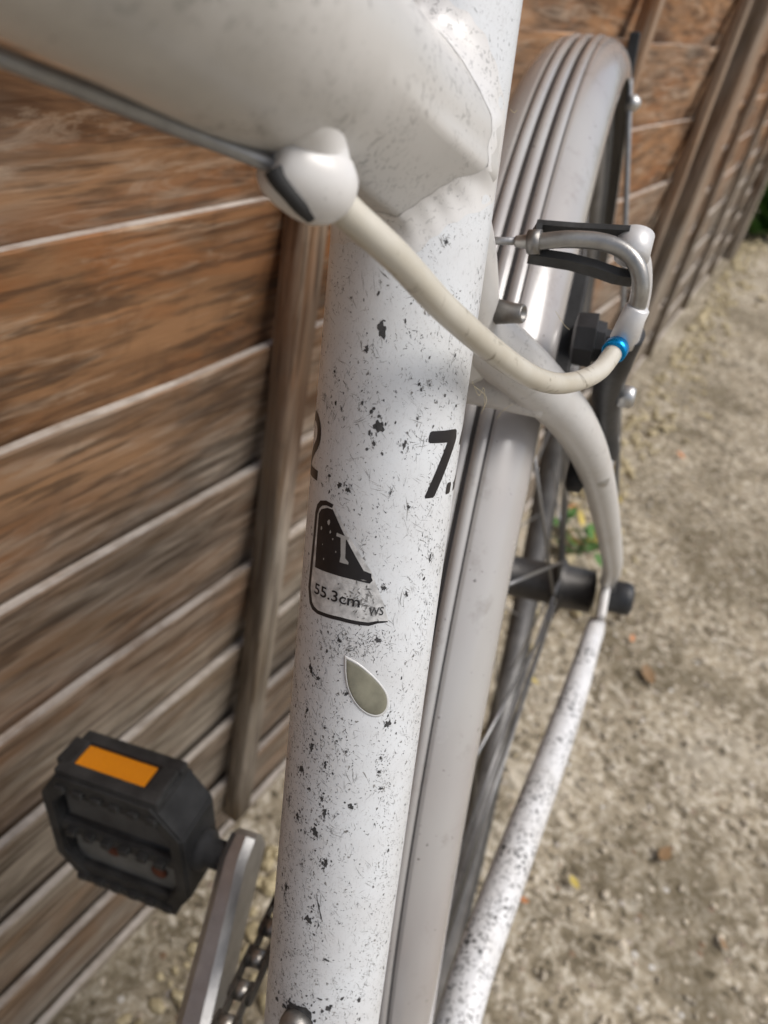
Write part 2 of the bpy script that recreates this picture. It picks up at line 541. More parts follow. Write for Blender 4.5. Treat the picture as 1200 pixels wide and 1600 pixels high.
# ------------------------------------------------------------------ fence (seen from its back: each lower board stands proud of the one above)
PITCH, TOP0 = 0.0815, 0.0185
YF = 0.1955
def slat_mesh(seed, L):
    r = random.Random(seed)
    n = 26
    verts, faces = [], []
    for i in range(n + 1):
        x = -L / 2 + L * i / n
        j = r.uniform(-0.0012, 0.0012)
        w = 0.0016 * math.sin(i * 0.5 + seed)
        top, bot = 0.0 + j + w * 0.6, -0.099 + w
        th = 0.0065 + r.uniform(-0.0006, 0.0006)
        ya = 0.0006 * math.sin(i * 0.7 + seed * 2)
        # section: front top, back top, back bottom, front bottom (bevelled front arris)
        verts += [(x, ya + 0.0010, top), (x, ya + th, top - 0.0005), (x, ya + th + 0.0135, bot), (x, ya + 0.0125, bot), (x, ya + 0.0002, top - 0.0012)]
    for i in range(n):
        a, b = i * 5, (i + 1) * 5
        for q in range(5):
            q2 = (q + 1) % 5
            faces.append((a + q, a + q2, b + q2, b + q))
    faces.append((4, 3, 2, 1, 0)); e = n * 5; faces.append((e, e + 1, e + 2, e + 3, e + 4))
    return mesh(verts, faces, 'slat')
def batten_mesh(seed, h, w=0.020, d=0.015):
    r = random.Random(seed)
    n = 30
    verts, faces = [], []
    for i in range(n + 1):
        z = h * i / n
        jx = 0.0008 * math.sin(i * 0.6 + seed); jy = 0.0008 * math.sin(i * 0.43 + seed * 3)
        b = 0.0018
        for (x, y) in ((-w / 2, 0.0), (-w / 2, -d + b), (-w / 2 + b, -d), (w / 2 - b, -d), (w / 2, -d + b), (w / 2, 0.0)):
            verts.append((x + jx + r.uniform(-.0003, .0003), y + jy, z))
    for i in range(n):
        for q in range(6):
            q2 = (q + 1) % 6
            faces.append((i * 6 + q, (i + 1) * 6 + q, (i + 1) * 6 + q2, i * 6 + q2))
    faces.append((0, 1, 2, 3, 4, 5)); e = n * 6; faces.append((e + 5, e + 4, e + 3, e + 2, e + 1, e))
    return mesh(verts, faces, 'batten')
NS = 22
# (start x, start y, heading, batten offsets along the panel, label): the run bends away behind the wheel
panels = [(-1.06, YF, 0.0, (0.03, 0.475, 0.9235, 1.41, 1.805), 'close weathered lap fence panel beside the bicycle and its pedal'),
          (0.875, YF + 0.012, 0.055, (0.03, 0.465, 0.915, 1.365, 1.795), 'lap fence panel just beyond the rear wheel, past the nearest post'),
          (2.80, YF + 0.120, 0.082, (0.03, 0.46, 0.91, 1.36, 1.79), 'farther lap fence panel with the green bush at its foot'),
          (4.72, YF + 0.280, 0.082, (0.03, 0.46, 0.91, 1.36, 1.80), 'farthest lap fence panel at the upper right edge')]
slat_vars = [slat_mesh(s, 1.826) for s in (1, 2, 3, 4)]
batten_vars = [batten_mesh(s, 1.70) for s in (5, 6)]
for pi, (x0, y0, head, bx, lab) in enumerate(panels):
    root = empty('wooden_fence', (x0 + 0.9175 * math.cos(head), y0 + 0.9175 * math.sin(head), GZ))
    root.rotation_euler = (0, 0, head)
    tag(root, lab, 'fence', 'overlapping board fence panels')
    cx = 0.9175
    for i in range(NS):
        o = link('slat', slat_vars[(i * 7 + pi * 3) % 4], 'slat', root)
        autosmooth(o, 30) if i < 4 and pi == 0 else None
        o.location = (random.uniform(-.003, .003), random.uniform(-0.0006, 0.0006), TOP0 + PITCH * i - GZ + random.uniform(-0.002, 0.002))
        o.rotation_euler = (random.uniform(-0.006, 0.006), random.uniform(-0.0015, 0.0015), 0)
    for j, b in enumerate(bx):
        o = link('batten', batten_vars[j % 2], 'batten', root)
        o.location = (b - cx, -0.0005, 0.045)
        o.rotation_euler = (0, random.uniform(-0.004, 0.004), 0)
# posts between panels
def post_mesh():
    bm = bmesh.new()
    box_bm(bm, (0, 0, 0.95), (0.075, 0.075, 1.9), bevel=0.004)
    me = bpy.data.meshes.new('post'); bm.to_mesh(me); bm.free(); return me
pm = post_mesh()
for x, yp, lab in ((0.825, YF + 0.006, 'square brown fence post nearest behind the rear wheel'), (2.75, YF + 0.122, 'square fence post in the distance between two far panels'), (4.67, YF + 0.282, 'last visible square fence post near the upper right edge')):
    o = link('fence_post', pm, 'batten', None, False)
    o.location = (x, yp, GZ - 0.02)
    tag(o, lab, 'post', 'square fence posts')

# ------------------------------------------------------------------ bicycle frame of reference
LEAN, YAW = 0.16122204, 0.2503279
bike = empty('bicycle')
bike.matrix_world = Matrix.Rotation(YAW, 4, 'Z') @ Matrix.Rotation(-LEAN, 4, 'X')
tag(bike, 'scuffed white hybrid bicycle leaning beside the fence, with rear mudguard', 'bicycle')

SA = 1.28108913
RS = 0.0151
BB = Vector((-0.436, 0, 0.285))
AXL = Vector((0, 0, 0.345))
U = Vector((math.cos(SA), 0, math.sin(SA)))
NF = Vector((-math.sin(SA), 0, math.cos(SA)))
EY = Vector((0, 1, 0))
def stp(s):
    return BB + U * s
def onst(a_mm, s_mm, off=0.0):
    ang = a_mm / 1000 / RS
    return BB + U * (s_mm / 1000) + (NF * math.cos(ang) + EY * math.sin(ang)) * (RS + off)

# camera ray helper in bike coordinates (numbers of real positions were measured with it)
BM_INV = bike.matrix_world.inverted()
def at(px, py, depth):
    w = CAM_LOC + (right * ((px - 600) / _f) + down * ((py - 800) / _f) + fwd) * depth
    return BM_INV @ w

# seat tube with UVs
def seat_tube_mesh(s0, s1):
    seg, n = 96, 90
    verts, faces, uvs = [], [], []
    for i in range(n + 1):
        s = s0 + (s1 - s0) * i / n
        for k in range(seg):
            a = 2 * math.pi * k / seg
            verts.append(BB + U * s + (NF * math.cos(a) + EY * math.sin(a)) * RS)
    for i in range(n):
        for k in range(seg):
            k2 = (k + 1) % seg
            faces.append((i * seg + k, i * seg + k2, (i + 1) * seg + k2, (i + 1) * seg + k))
            u0, u1 = k / seg * 2 * math.pi * RS * 10, (k + 1) / seg * 2 * math.pi * RS * 10
            va, vb = (s0 + (s1 - s0) * i / n) * 10, (s0 + (s1 - s0) * (i + 1) / n) * 10
            uvs += [u0, va, u1, va, u1, vb, u0, vb]
    me = mesh(verts, faces)
    lay = me.uv_layers.new(name='UVMap')
    lay.data.foreach_set('uv', uvs)
    return me
seat_tube = link('seat_tube', seat_tube_mesh(0.0, 0.455), 'tube', bike)
seat_tube['label'] = 'chipped and scratched white seat tube'

# top tube
TB, TG = math.radians(20.0), math.radians(4.0)
TD = Vector((-math.cos(TB) * math.cos(TG), math.sin(TG), math.sin(TB) * math.cos(TG)))
TS0, TR = 0.4105, 0.0146
T0 = stp(TS0) + EY * 0.0025
HT1 = stp(TS0) + Vector((-math.cos(TB), 0, math.sin(TB))) * 0.56
def tt_section(a, dist):
    # round tube that flares and breaks into facets below where it meets the seat tube
    fl = max(0.0, 1 - dist / 0.040) ** 1.5
    r = TR + 0.0016 * min(1, dist / 0.5)
    ca, sa = math.cos(a), math.sin(a)
    y, z = ca * r, sa * r
    if sa < 0:
        z -= fl * 0.0042 * (1 - (1 + sa) ** 2)
        seg_a = math.radians(52)
        am = ((a + math.radians(13)) % seg_a) - seg_a / 2
        kp = math.cos(seg_a / 2) / math.cos(am) * 1.07
        g = min(1.0, max(0.0, 1 - dist / 0.050) * 1.6) * min(1.0, -sa * 5)
        y *= 1 + (kp - 1) * g; z *= 1 + (kp - 1) * g
    y *= 1 + max(0.0, 1 - dist / 0.030) ** 1.3 * 0.26
    return y, z
TN1 = TD.cross(EY).normalized()
if TN1.z < 0: TN1 = -TN1
TN2 = TD.cross(TN1)
def top_tube_mesh():
    path = smooth_path([T0 + TD * 0.002, T0 + TD * 0.05, T0 + TD * 0.15, (T0 + TD * 0.30 + HT1 * 0.35) / 1.35, HT1], 16)
    seg = 112
    verts, faces = [], []
    for i, (p, t) in enumerate(path):
        q0, q1 = path[max(0, i - 1)][0], path[min(len(path) - 1, i + 1)][0]
        T = (q1 - q0).normalized()
        n1 = T.cross(EY).normalized()
        if n1.z < 0: n1 = -n1
        n2 = T.cross(n1)
        for k in range(seg):
            y, z = tt_section(2 * math.pi * k / seg, (p - T0).length)
            verts.append(p + n2 * y + n1 * z)
    m = len(path)
    for i in range(m - 1):
        for k in range(seg):
            k2 = (k + 1) % seg
            faces.append((i * seg + k, i * seg + k2, (i + 1) * seg + k2, (i + 1) * seg + k))
    return mesh(verts, faces)
def joint_fillet(seg=220):
    # welded fillet: concave skin from the top tube onto the seat tube
    J, DK = [], []
    for k in range(seg):
        a = 2 * math.pi * k / seg
        best, bd, dk = None, 9.0, 0.0
        for d in np.linspace(0.0, 0.03, 150):
            y, z = tt_section(a, d)
            p = T0 + TD * d + TN2 * y + TN1 * z
            w = p - BB; w = w - U * w.dot(U)
            e = abs(w.length - RS - 0.0002)
            if e < bd and w.dot(NF) > -0.001: best, bd, dk = p, e, d
        J.append(best if best is not None else J[-1]); DK.append(dk)
    for _ in range(14):
        J = [(J[k - 1] + J[k] * 2 + J[(k + 1) % seg]) / 4 for k in range(seg)]
        DK = [(DK[k - 1] + DK[k] * 2 + DK[(k + 1) % seg]) / 4 for k in range(seg)]
    cen = sum(J, Vector()) / seg
    verts, faces = [], []
    q = 9
    for k in range(seg):
        a = 2 * math.pi * k / seg
        wv = 1 + 0.05 * math.sin(k * 0.9) + 0.12 * math.sin(k * 0.17)
        y, z = tt_section(a, DK[k] + 0.0045 * wv)
        A = T0 + TD * (DK[k] + 0.0045 * wv) + TN2 * y * 1.004 + TN1 * z * 1.004
        n = J[k] - BB; ax = U * n.dot(U); n = (n - ax).normalized()
        out = J[k] - cen; out = out - n * out.dot(n)
        out.normalize()
        C = J[k] + out * 0.0050 * wv
        c0 = C - BB; sC = c0.dot(U); nc = (c0 - U * sC).normalized()
        C = BB + U * sC + nc * (RS + 0.00003)
        B = J[k] + (n * 0.0002)
        for i in range(q):
            t = i / (q - 1)
            p = A * (1 - t) ** 2 + B * 2 * t * (1 - t) + C * t * t
            p += n * 0.00007 * math.sin(t * math.pi) * (math.sin(k * 0.8) + 0.5 * math.sin(k * 0.31))   # weld ripple
            verts.append(p)
    for k in range(seg):
        k2 = (k + 1) % seg
        for j in range(q - 1):
            faces.append((k * q + j, k * q + j + 1, k2 * q + j + 1, k2 * q + j))
    return mesh(verts, faces)
HD0 = Vector((math.cos(math.radians(71)), 0, math.sin(math.radians(71))))
top_tube = link('top_tube', top_tube_mesh(), 'grimy_shaded', bike)
# weld bead where the top tube meets the seat tube
def weld_bead(o, d, r, seg=150, bead=0.0016, axis_o=BB, axis_d=U, rad=RS):
    e1 = d.orthogonal().normalized(); e2 = d.cross(e1)
    pts = []
    for k in range(seg):
        a = 2 * math.pi * k / seg
        rv = (e1 * math.cos(a) + e2 * math.sin(a)) * r
        p = o + rv + (EY * (rv.dot(EY) * 0.17) if r > 0.013 else Vector())
        # slide along d until the distance to the seat tube axis equals its radius
        w = p - axis_o; w = w - axis_d * w.dot(axis_d)
        dd = d - axis_d * d.dot(axis_d)
        A, B, C = dd.dot(dd), 2 * w.dot(dd), w.dot(w) - rad * rad
        D = max(0.0, B * B - 4 * A * C)
        t = (-B + math.sqrt(D)) / (2 * A)
        pts.append(p + d * t)
    verts, faces = [], []
    q = 10
    for k in range(seg):
        T = (pts[(k + 1) % seg] - pts[k - 1]).normalized()
        dn = (pts[k] - o).dot(U); pts_k = pts[k] - U * (0.0042 * max(0.0, -dn / r) if r > 0.013 else 0.0)
        n1 = (pts[k] - o); n1 = (n1 - T * n1.dot(T)).normalized(); n2 = T.cross(n1)
        rr = bead * (1 + 0.03 * math.sin(k * 1.9) + 0.08 * math.sin(k * 0.23))
        for j in range(q):
            a = 2 * math.pi * j / q
            verts.append(pts_k + (n1 * math.cos(a) + n2 * math.sin(a)) * rr)
    for k in range(seg):
        k2 = (k + 1) % seg
        for j in range(q):
            j2 = (j + 1) % q
            faces.append((k * q + j, k * q + j2, k2 * q + j2, k2 * q + j))
    return mesh(verts, faces)
link('weld_fillet', joint_fillet(), 'white', bike)

# seat clamp, post, saddle (above the picture)
link('seat_clamp', lathe_mesh(stp(0.452), U, [(0, 0.0165), (0.001, 0.0178), (0.013, 0.0178), (0.014, 0.0165)], 40), 'black', bike)
link('seat_post', tube_mesh([stp(0.44), stp(0.66)], 0.0136, 32, straight=True), 'alu', bike)
def saddle_mesh():
    P = stp(0.68)
    verts, faces = [], []
    st = [(-0.15, 0.018, 0.0), (-0.13, 0.024, 0.006), (-0.06, 0.030, 0.006), (0.0, 0.045, 0.004), (0.05, 0.068, 0.010), (0.10, 0.075, 0.016), (0.125, 0.055, 0.012)]
    for (x, w, h) in st:
        for k in range(16):
            a = 2 * math.pi * k / 16
            verts.append(P + Vector((x, math.cos(a) * w, 0.02 + h + math.sin(a) * (0.024 if math.sin(a) > 0 else 0.03))))
    for i in range(len(st) - 1):
        for k in range(16):
            k2 = (k + 1) % 16
            faces.append((i * 16 + k, i * 16 + k2, (i + 1) * 16 + k2, (i + 1) * 16 + k))
    faces.append(tuple(reversed(range(16)))); faces.append(tuple(range((len(st) - 1) * 16, len(st) * 16)))
    return mesh(verts, faces)
link('saddle', saddle_mesh(), 'rubber', bike)

# head tube, fork, down tube, bars, front wheel (behind the camera)
HD = Vector((math.cos(math.radians(71)), 0, math.sin(math.radians(71))))
link('head_tube', tube_mesh([HT1 - HD * 0.12, HT1 + HD * 0.04], 0.019, 32, straight=True), 'white', bike)
link('down_tube', tube_mesh([BB + Vector((0, 0, 0.005)), HT1 - HD * 0.095], 0.0185, 32, straight=True), 'white', bike)
FA = Vector((-1.045, 0, 0.345))
crown = HT1 - HD * 0.14
for s in (-1, 1):
    link('fork_blade', tube_mesh([crown + Vector((0, 0.028 * s, 0.0)), (crown + FA) / 2 + Vector((0.01, 0.047 * s, 0)), FA + Vector((0, 0.05 * s, 0.0))], [0.015, 0.013, 0.009], 24), 'white', bike)
link('fork_crown', tube_mesh([crown + Vector((0, -0.034, 0)), crown + Vector((0, 0.034, 0))], 0.019, 24, straight=True), 'white', bike)
stem_top = HT1 + HD * 0.085
link('stem', tube_mesh([HT1 + HD * 0.03, stem_top, stem_top + Vector((-0.085, 0, 0.02))], 0.0145, 20), 'black', bike)
hb = stem_top + Vector((-0.085, 0, 0.02))
link('handlebar', tube_mesh([hb + Vector((0.035, -0.26, 0.012)), hb + Vector((0.01, -0.12, 0.006)), hb, hb + Vector((0.01, 0.12, 0.006)), hb + Vector((0.035, 0.26, 0.012))], 0.0125, 20), 'black', bike)
for s in (-1, 1):
    link('grip', tube_mesh([hb + Vector((0.02, 0.155 * s, 0.008)), hb + Vector((0.036, 0.268 * s, 0.013))], 0.0165, 20, straight=True), 'rubber', bike)

# bottom bracket shell, chain stays
link('bottom_bracket_shell', tube_mesh([BB + EY * -0.036, BB + EY * 0.036], 0.021, 36, straight=True), 'white', bike)
def chain_stay(sy):
    pts = [BB + Vector((0.010, 0.026 * sy, 0.002)), Vector((-0.380, 0.031 * sy, 0.311)), Vector((-0.335, 0.0300 * sy, 0.327)), Vector((-0.2880, 0.0318 * sy, 0.3318)), Vector((-0.2406, 0.0383 * sy, 0.3340)), Vector((-0.2000, 0.0442 * sy, 0.3358)), Vector((-0.1421, 0.0527 * sy, 0.3385)), Vector((-0.0878, 0.0596 * sy, 0.3410)), Vector((-0.0329, 0.0655 * sy, 0.3435))]
    return tube_mesh(pts, [0.0105, 0.0100, 0.0098, 0.0098, 0.0096, 0.0093, 0.0088, 0.0078, 0.0062], 32, 8)
for sy in (-1, 1):
    o = link('chain_stay', chain_stay(sy), 'chipped', bike)
    # dropout plate and eyelet
    bm = bmesh.new()
    box_bm(bm, (-0.010, 0.0675 * sy, 0.352), (0.05, 0.006, 0.030), Matrix.Rotation(math.radians(-25), 3, 'Y'), 0.003)
    bm_obj('dropout', bm, 'stay', bike)
    link('eyelet', lathe_mesh((-0.030, 0.068 * sy, 0.333), (0, 1, 0), [(-0.004, 0.005), (-0.0036, 0.0056), (0.0036, 0.0056), (0.004, 0.005)], 20), 'chipped', bike)

# seat stays: short single stay that forks over the wheel
MS_TOP = stp(0.402) + Vector((0.006, 0, 0.0))
mono = tube_mesh([MS_TOP, Vector((-0.292, -0.001, 0.652)), Vector((-0.272, 0, 0.630)), Vector((-0.262, 0, 0.616))], [0.0105, 0.0105, 0.0112, 0.0110], 36, 8)
link('seat_stay_yoke', mono, 'stay', bike)
link('weld_bead', weld_bead(MS_TOP, (Vector((-0.292, -0.001, 0.652)) - MS_TOP).normalized(), 0.0115, bead=0.0012), 'stay', bike)
for sy in (-1, 1):
    pts = [Vector((-0.272, 0.002 * sy, 0.628)), Vector((-0.2635, 0.012 * sy, 0.618)), Vector((-0.2510, 0.0215 * sy, 0.6052)), Vector((-0.2330, 0.0325 * sy, 0.5866)), Vector((-0.2045, 0.0418 * sy, 0.5575)), Vector((-0.1563, 0.0515 * sy, 0.5082)), Vector((-0.075, 0.0648 * sy, 0.4235)), Vector((-0.008, 0.0675 * sy, 0.362))]
    link('seat_stay', tube_mesh(pts, [0.0084, 0.0087, 0.0082, 0.0075, 0.0068, 0.0063, 0.0058, 0.0052], 32, 8), 'stay', bike)
# threaded eyelet on the yoke
ey0 = at(812, 490, 0.197)
eyd = Vector((-0.25, -1.0, 0.12)).normalized()
eb = link('rack_eyelet', lathe_mesh(ey0, eyd, [(-0.006, 0.0032), (-0.001, 0.0025), (0.0008, 0.0024), (0.0011, 0.0022), (0.0011, 0.0016), (-0.001, 0.0014)], 24), 'steel', bike)
# mudguard bridge plate under the yoke
link('stay_bridge', tube_mesh([(-0.2500, -0.024, 0.6000), (-0.2530, 0.0, 0.6020), (-0.2500, 0.024, 0.6000)], [0.0058, 0.0052, 0.0058], 20), 'stay', bike)

# ------------------------------------------------------------------ wheels
def make_wheel(name, C, rear):
    w = empty(name); w.parent = bike
    w.location = C
    R0 = 0.3335
    tp = []
    for k in range(18):
        a = math.radians(-125 + 250 * k / 17)
        tp.append((R0 - 0.0140 + 0.0140 * math.cos(a), 0.0140 * math.sin(a)))
    link('tyre', ring_mesh(tp, n=180), 'grit', w)
    link('rim', ring_mesh([(0.3185, -0.010), (0.3170, -0.0112), (0.300, -0.0105), (0.2955, -0.006), (0.2945, 0.0), (0.2955, 0.006), (0.300, 0.0105), (0.3170, 0.0112), (0.3185, 0.010), (0.309, 0.0)], n=180, closed_prof=True), 'rim', w)
    hs = [(-0.062, 0.008), (-0.060, 0.0155), (-0.040, 0.0165), (-0.037, 0.021), (-0.034, 0.0215), (-0.033, 0.017), (-0.028, 0.0150), (0.016, 0.0150), (0.018, 0.026), (0.021, 0.026), (0.022, 0.017), (0.06, 0.015), (0.062, 0.008)]
    link('hub', lathe_mesh((0, 0, 0), (0, 1, 0), hs, 36), 'hub', w)
    sp = tube_mesh([(0, 0, 0), (0, 0, 1)], 0.001, 8, straight=True)
    for k in range(32):
        side = -1 if k % 2 else 1
        yf = -0.0355 if side < 0 else 0.0195
        a = 2 * math.pi * k / 32
        lead = 1 if (k // 2) % 2 else -1
        ah = a + lead * math.radians(62)
        p0 = Vector((0.0205 * math.cos(ah), yf, 0.0205 * math.sin(ah)))
        p1 = Vector((0.2965 * math.cos(a), 0.002 * side, 0.2965 * math.sin(a)))
        o = link('spoke', sp, 'wire', w)
        dv = p1 - p0
        o.matrix_local = Matrix.Translation(p0) @ dv.to_track_quat('Z', 'Y').to_matrix().to_4x4() @ Matrix.Diagonal((1, 1, dv.length, 1))
    for s in (-1, 1):
        link('axle_nut', lathe_mesh((0, 0.0715 * s, 0), (0, s, 0), [(0, 0.0105), (0.001, 0.0118), (0.012, 0.0122), (0.0155, 0.0112), (0.017, 0.008), (0.017, 0.003)], 28), 'black', w)
    if rear:
        for i, r in enumerate((0.050, 0.045, 0.041, 0.037, 0.033, 0.029, 0.025)):
            link('sprocket', lathe_mesh((0, 0.028 + i * 0.0045, 0), (0, 1, 0), [(0, r - 0.012), (0, r), (0.0018, r), (0.0018, r - 0.012)], 40), 'chain', w)
    return w
make_wheel('rear_wheel', AXL, True)
make_wheel('front_wheel', FA, False)

# ------------------------------------------------------------------ rear mudguard with ribs
guard_prof = [(-0.0228, 0.3270), (-0.0226, 0.3305), (-0.0216, 0.3345), (-0.0193, 0.3388), (-0.0160, 0.3418), (-0.0125, 0.3436), (-0.0105, 0.3443), (-0.0094, 0.3446)]
gp = [(r, y) for (y, r) in guard_prof]
centre = []
for (yc) in (-0.0060, 0.0, 0.0060):
    centre += [(0.3438, yc - 0.0021), (0.3451, yc - 0.0015), (0.3454, yc), (0.3451, yc + 0.0015), (0.3438, yc + 0.0021)]
outer = gp + centre + [(r, -y) for (r, y) in reversed(gp)]
inner = [(r - 0.0016, y * 0.955) for (r, y) in reversed([p for p in outer if p in gp] + [(0.3442, 0.0)] + [(r, -y) for (r, y) in reversed(gp)])]
A0, A1 = 25.0, 196.0
guard = empty('rear_mudguard'); guard.parent = bike; guard.location = AXL
link('guard_blade', ring_mesh(outer + inner, A0, A1, 150, closed_prof=True), 'guard', guard)
for yc in (-0.0087, -0.0030, 0.0030, 0.0087):
    hw = 0.0010
    link('groove_line', ring_mesh([(0.3437, yc - hw), (0.3442, yc), (0.3437, yc + hw)], A0, A1, 150), 'guard_dark', guard)
# stays of the mudguard
for sy in (-1, 1):
    p0 = at(985, 112, 0.455) - AXL if sy < 0 else None
    top = Vector((0.088, -0.0235, 0.318)) if p0 is None else p0
    top = Vector((top.x, abs(top.y) * sy, top.z))
    low = Vector((-0.006, 0.0735 * sy, 0.008))
    link('guard_stay', tube_mesh([top + (top - low).normalized() * 0.012, top, low], 0.0017, 10, straight=True), 'wire', guard)
    bm = bmesh.new()
    box_bm(bm, top + Vector((0, -0.001 * sy, 0.008)), (0.008, 0.006, 0.024), None, 0.0015)
    bm_obj('stay_bracket', bm, 'black', guard)
    link('stay_bolt', lathe_mesh(top + Vector((-0.002, 0.002 * sy, -0.016)), (-0.3, sy, 0.0), [(0, 0.0048), (0.004, 0.0048), (0.0055, 0.0035), (0.007, 0.002)], 14), 'alu', guard)

# ------------------------------------------------------------------ rear brake, cable
brake = empty('rear_brake'); brake.parent = bike
P = lambda x, y, d: at(x, y, d)
# bare inner wire along the underside of the top tube, cable stop
stopc = at(492, 284, 0.103)
wp1 = at(0, 88, 0.079)
wp2 = stopc + (wp1 - stopc) * 2.2
cable = empty('brake_cable'); cable.parent = bike
link('inner_wire', tube_mesh([stopc, wp1, wp2, HT1 - HD0 * 0.03 + EY * 0.012], 0.0011, 12), 'wire', cable)
stop = empty('cable_stop'); stop.parent = bike
SD = (at(548, 336, 0.1070) - at(412, 268, 0.0985)).normalized()
link('barrel', lathe_mesh(stopc, SD, [(-0.0068, 0.0020), (-0.0070, 0.0032), (-0.0060, 0.0042), (-0.0038, 0.0049), (-0.0010, 0.0054), (0.0014, 0.0053), (0.0032, 0.0046), (0.0046, 0.0035), (0.0050, 0.0026)], 40), 'boss', stop)
def on_barrel(t, ang, off=0.0002):
    prof = [(-0.0070, 0.0032), (-0.0060, 0.0042), (-0.0038, 0.0049), (-0.0010, 0.0054), (0.0014, 0.0053), (0.0032, 0.0046)]
    r = np.interp(t, [p[0] for p in prof], [p[1] for p in prof])
    toc = (BM_INV @ CAM_LOC) - stopc
    e1 = (toc - SD * toc.dot(SD)).normalized(); e2 = SD.cross(e1)
    return stopc + SD * t + (e1 * math.cos(ang) + e2 * math.sin(ang)) * (r + off)
SLIT = [(-0.0071, 0.35), (-0.0062, 0.50), (-0.0045, 0.62), (-0.0022, 0.78), (0.0000, 0.98)]
sgn = 1.0
link('slit', tube_mesh([on_barrel(t, sgn * a, -0.0003) for t, a in SLIT], [0.0013, 0.0012, 0.0011, 0.0011, 0.0008], 12, 6), 'rubber', stop)
upn = Vector((math.sin(TB), 0, math.cos(TB)))
link('neck', tube_mesh([stopc + upn * 0.001, stopc + upn * 0.0040 + TD * 0.001, stopc + upn * 0.0075 + TD * 0.006, stopc + upn * 0.0090 + TD * 0.014], [0.0050, 0.0042, 0.0046, 0.0020], 24), 'boss', stop)
# housing sweeps round the seat tube to the noodle
hp = [stopc + SD * 0.002, P(545, 333, 0.1065), P(620, 402, 0.113), P(700, 487, 0.126), P(790, 563, 0.146), P(845, 594, 0.163), P(890, 598, 0.178), P(935, 580, 0.190), P(966, 540, 0.197)]
link('housing', tube_mesh(hp, 0.00236, 24, 10), 'housing', cable)
f0, f1 = P(957, 553, 0.1945), P(975, 527, 0.1995)
fd = (f1 - f0).normalized()
link('ferrule', lathe_mesh(f0, fd, [(0.0006, 0.0027), (0.0008, 0.0031), (0.0034, 0.0031), (0.0037, 0.0027)], 28), 'blue', cable)
s0_, s1_ = P(971, 533, 0.198), P(997, 479, 0.192)
sd = (s1_ - s0_)
link('sleeve', lathe_mesh(s0_, sd.normalized(), [(0, 0.0028), (0.0003, 0.0032), (sd.length - 0.0004, 0.0031), (sd.length, 0.0026)], 28), 'sleeve', cable)
nood = [P(994, 486, 0.193), P(1001, 450, 0.189), P(995, 415, 0.187), P(972, 390, 0.187), P(935, 377, 0.188), P(885, 374, 0.190), P(835, 378, 0.193), P(806, 377, 0.195)]
link('noodle', tube_mesh(nood, [0.0021, 0.0021, 0.0021, 0.0021, 0.0021, 0.0021, 0.0020, 0.0014], 20, 10), 'noodle', brake)
link('noodle_tip', tube_mesh([P(845, 378, 0.1925), P(826, 378, 0.1937)], 0.0030, 16, straight=True), 'steel', brake)
# inner wire and boot across to the drive side arm
link('boot_wire', tube_mesh([P(806, 377, 0.195), P(770, 376, 0.198), Vector((-0.262, 0.030, 0.6485))], 0.0010, 8, straight=True), 'wire', brake)
# stirrup holding the noodle: two flat cheeks and an end plate
NP = Vector((0.7221, 0, 0.6918))
VD = (BM_INV.to_3x3() @ fwd + Vector((0, 0, -0.25))).normalized()
def strip(pts, hw, th):
    """flat bar along pts, wide along the brake plane's normal"""
    pts = [Vector(p) for p in pts]
    verts, faces = [], []
    for i, p in enumerate(pts):
        T = (pts[min(i + 1, len(pts) - 1)] - pts[max(i - 1, 0)]).normalized()
        w = (VD - T * VD.dot(T)).normalized()
        n = T.cross(w)
        for a, b in ((-1, -1), (1, -1), (1, 1), (-1, 1)):
            verts.append(p + w * hw * a + n * th * b)
    for i in range(len(pts) - 1):
        for q in range(4):
            q2 = (q + 1) % 4
            faces.append((i * 4 + q, i * 4 + q2, (i + 1) * 4 + q2, (i + 1) * 4 + q))
    faces.append((3, 2, 1, 0)); e = (len(pts) - 1) * 4; faces.append((e, e + 1, e + 2, e + 3))
    return mesh(verts, faces)
DD = 0.197
link('stirrup_cheek', strip([P(840, 356, DD), P(900, 361, DD - .003), P(985, 366, DD - .008)], 0.0026, 0.0007), 'grit', brake, False)
link('stirrup_cheek', strip([P(833, 400, DD), P(890, 409, DD - .003), P(930, 420, DD - .005), P(962, 431, DD - .006), P(992, 436, DD - .004)], 0.0022, 0.0011), 'grit', brake, False)
link('stirrup_end', strip([P(840, 354, DD), P(836, 378, DD + .0005), P(832, 403, DD)], 0.0036, 0.0008), 'grit', brake, False)
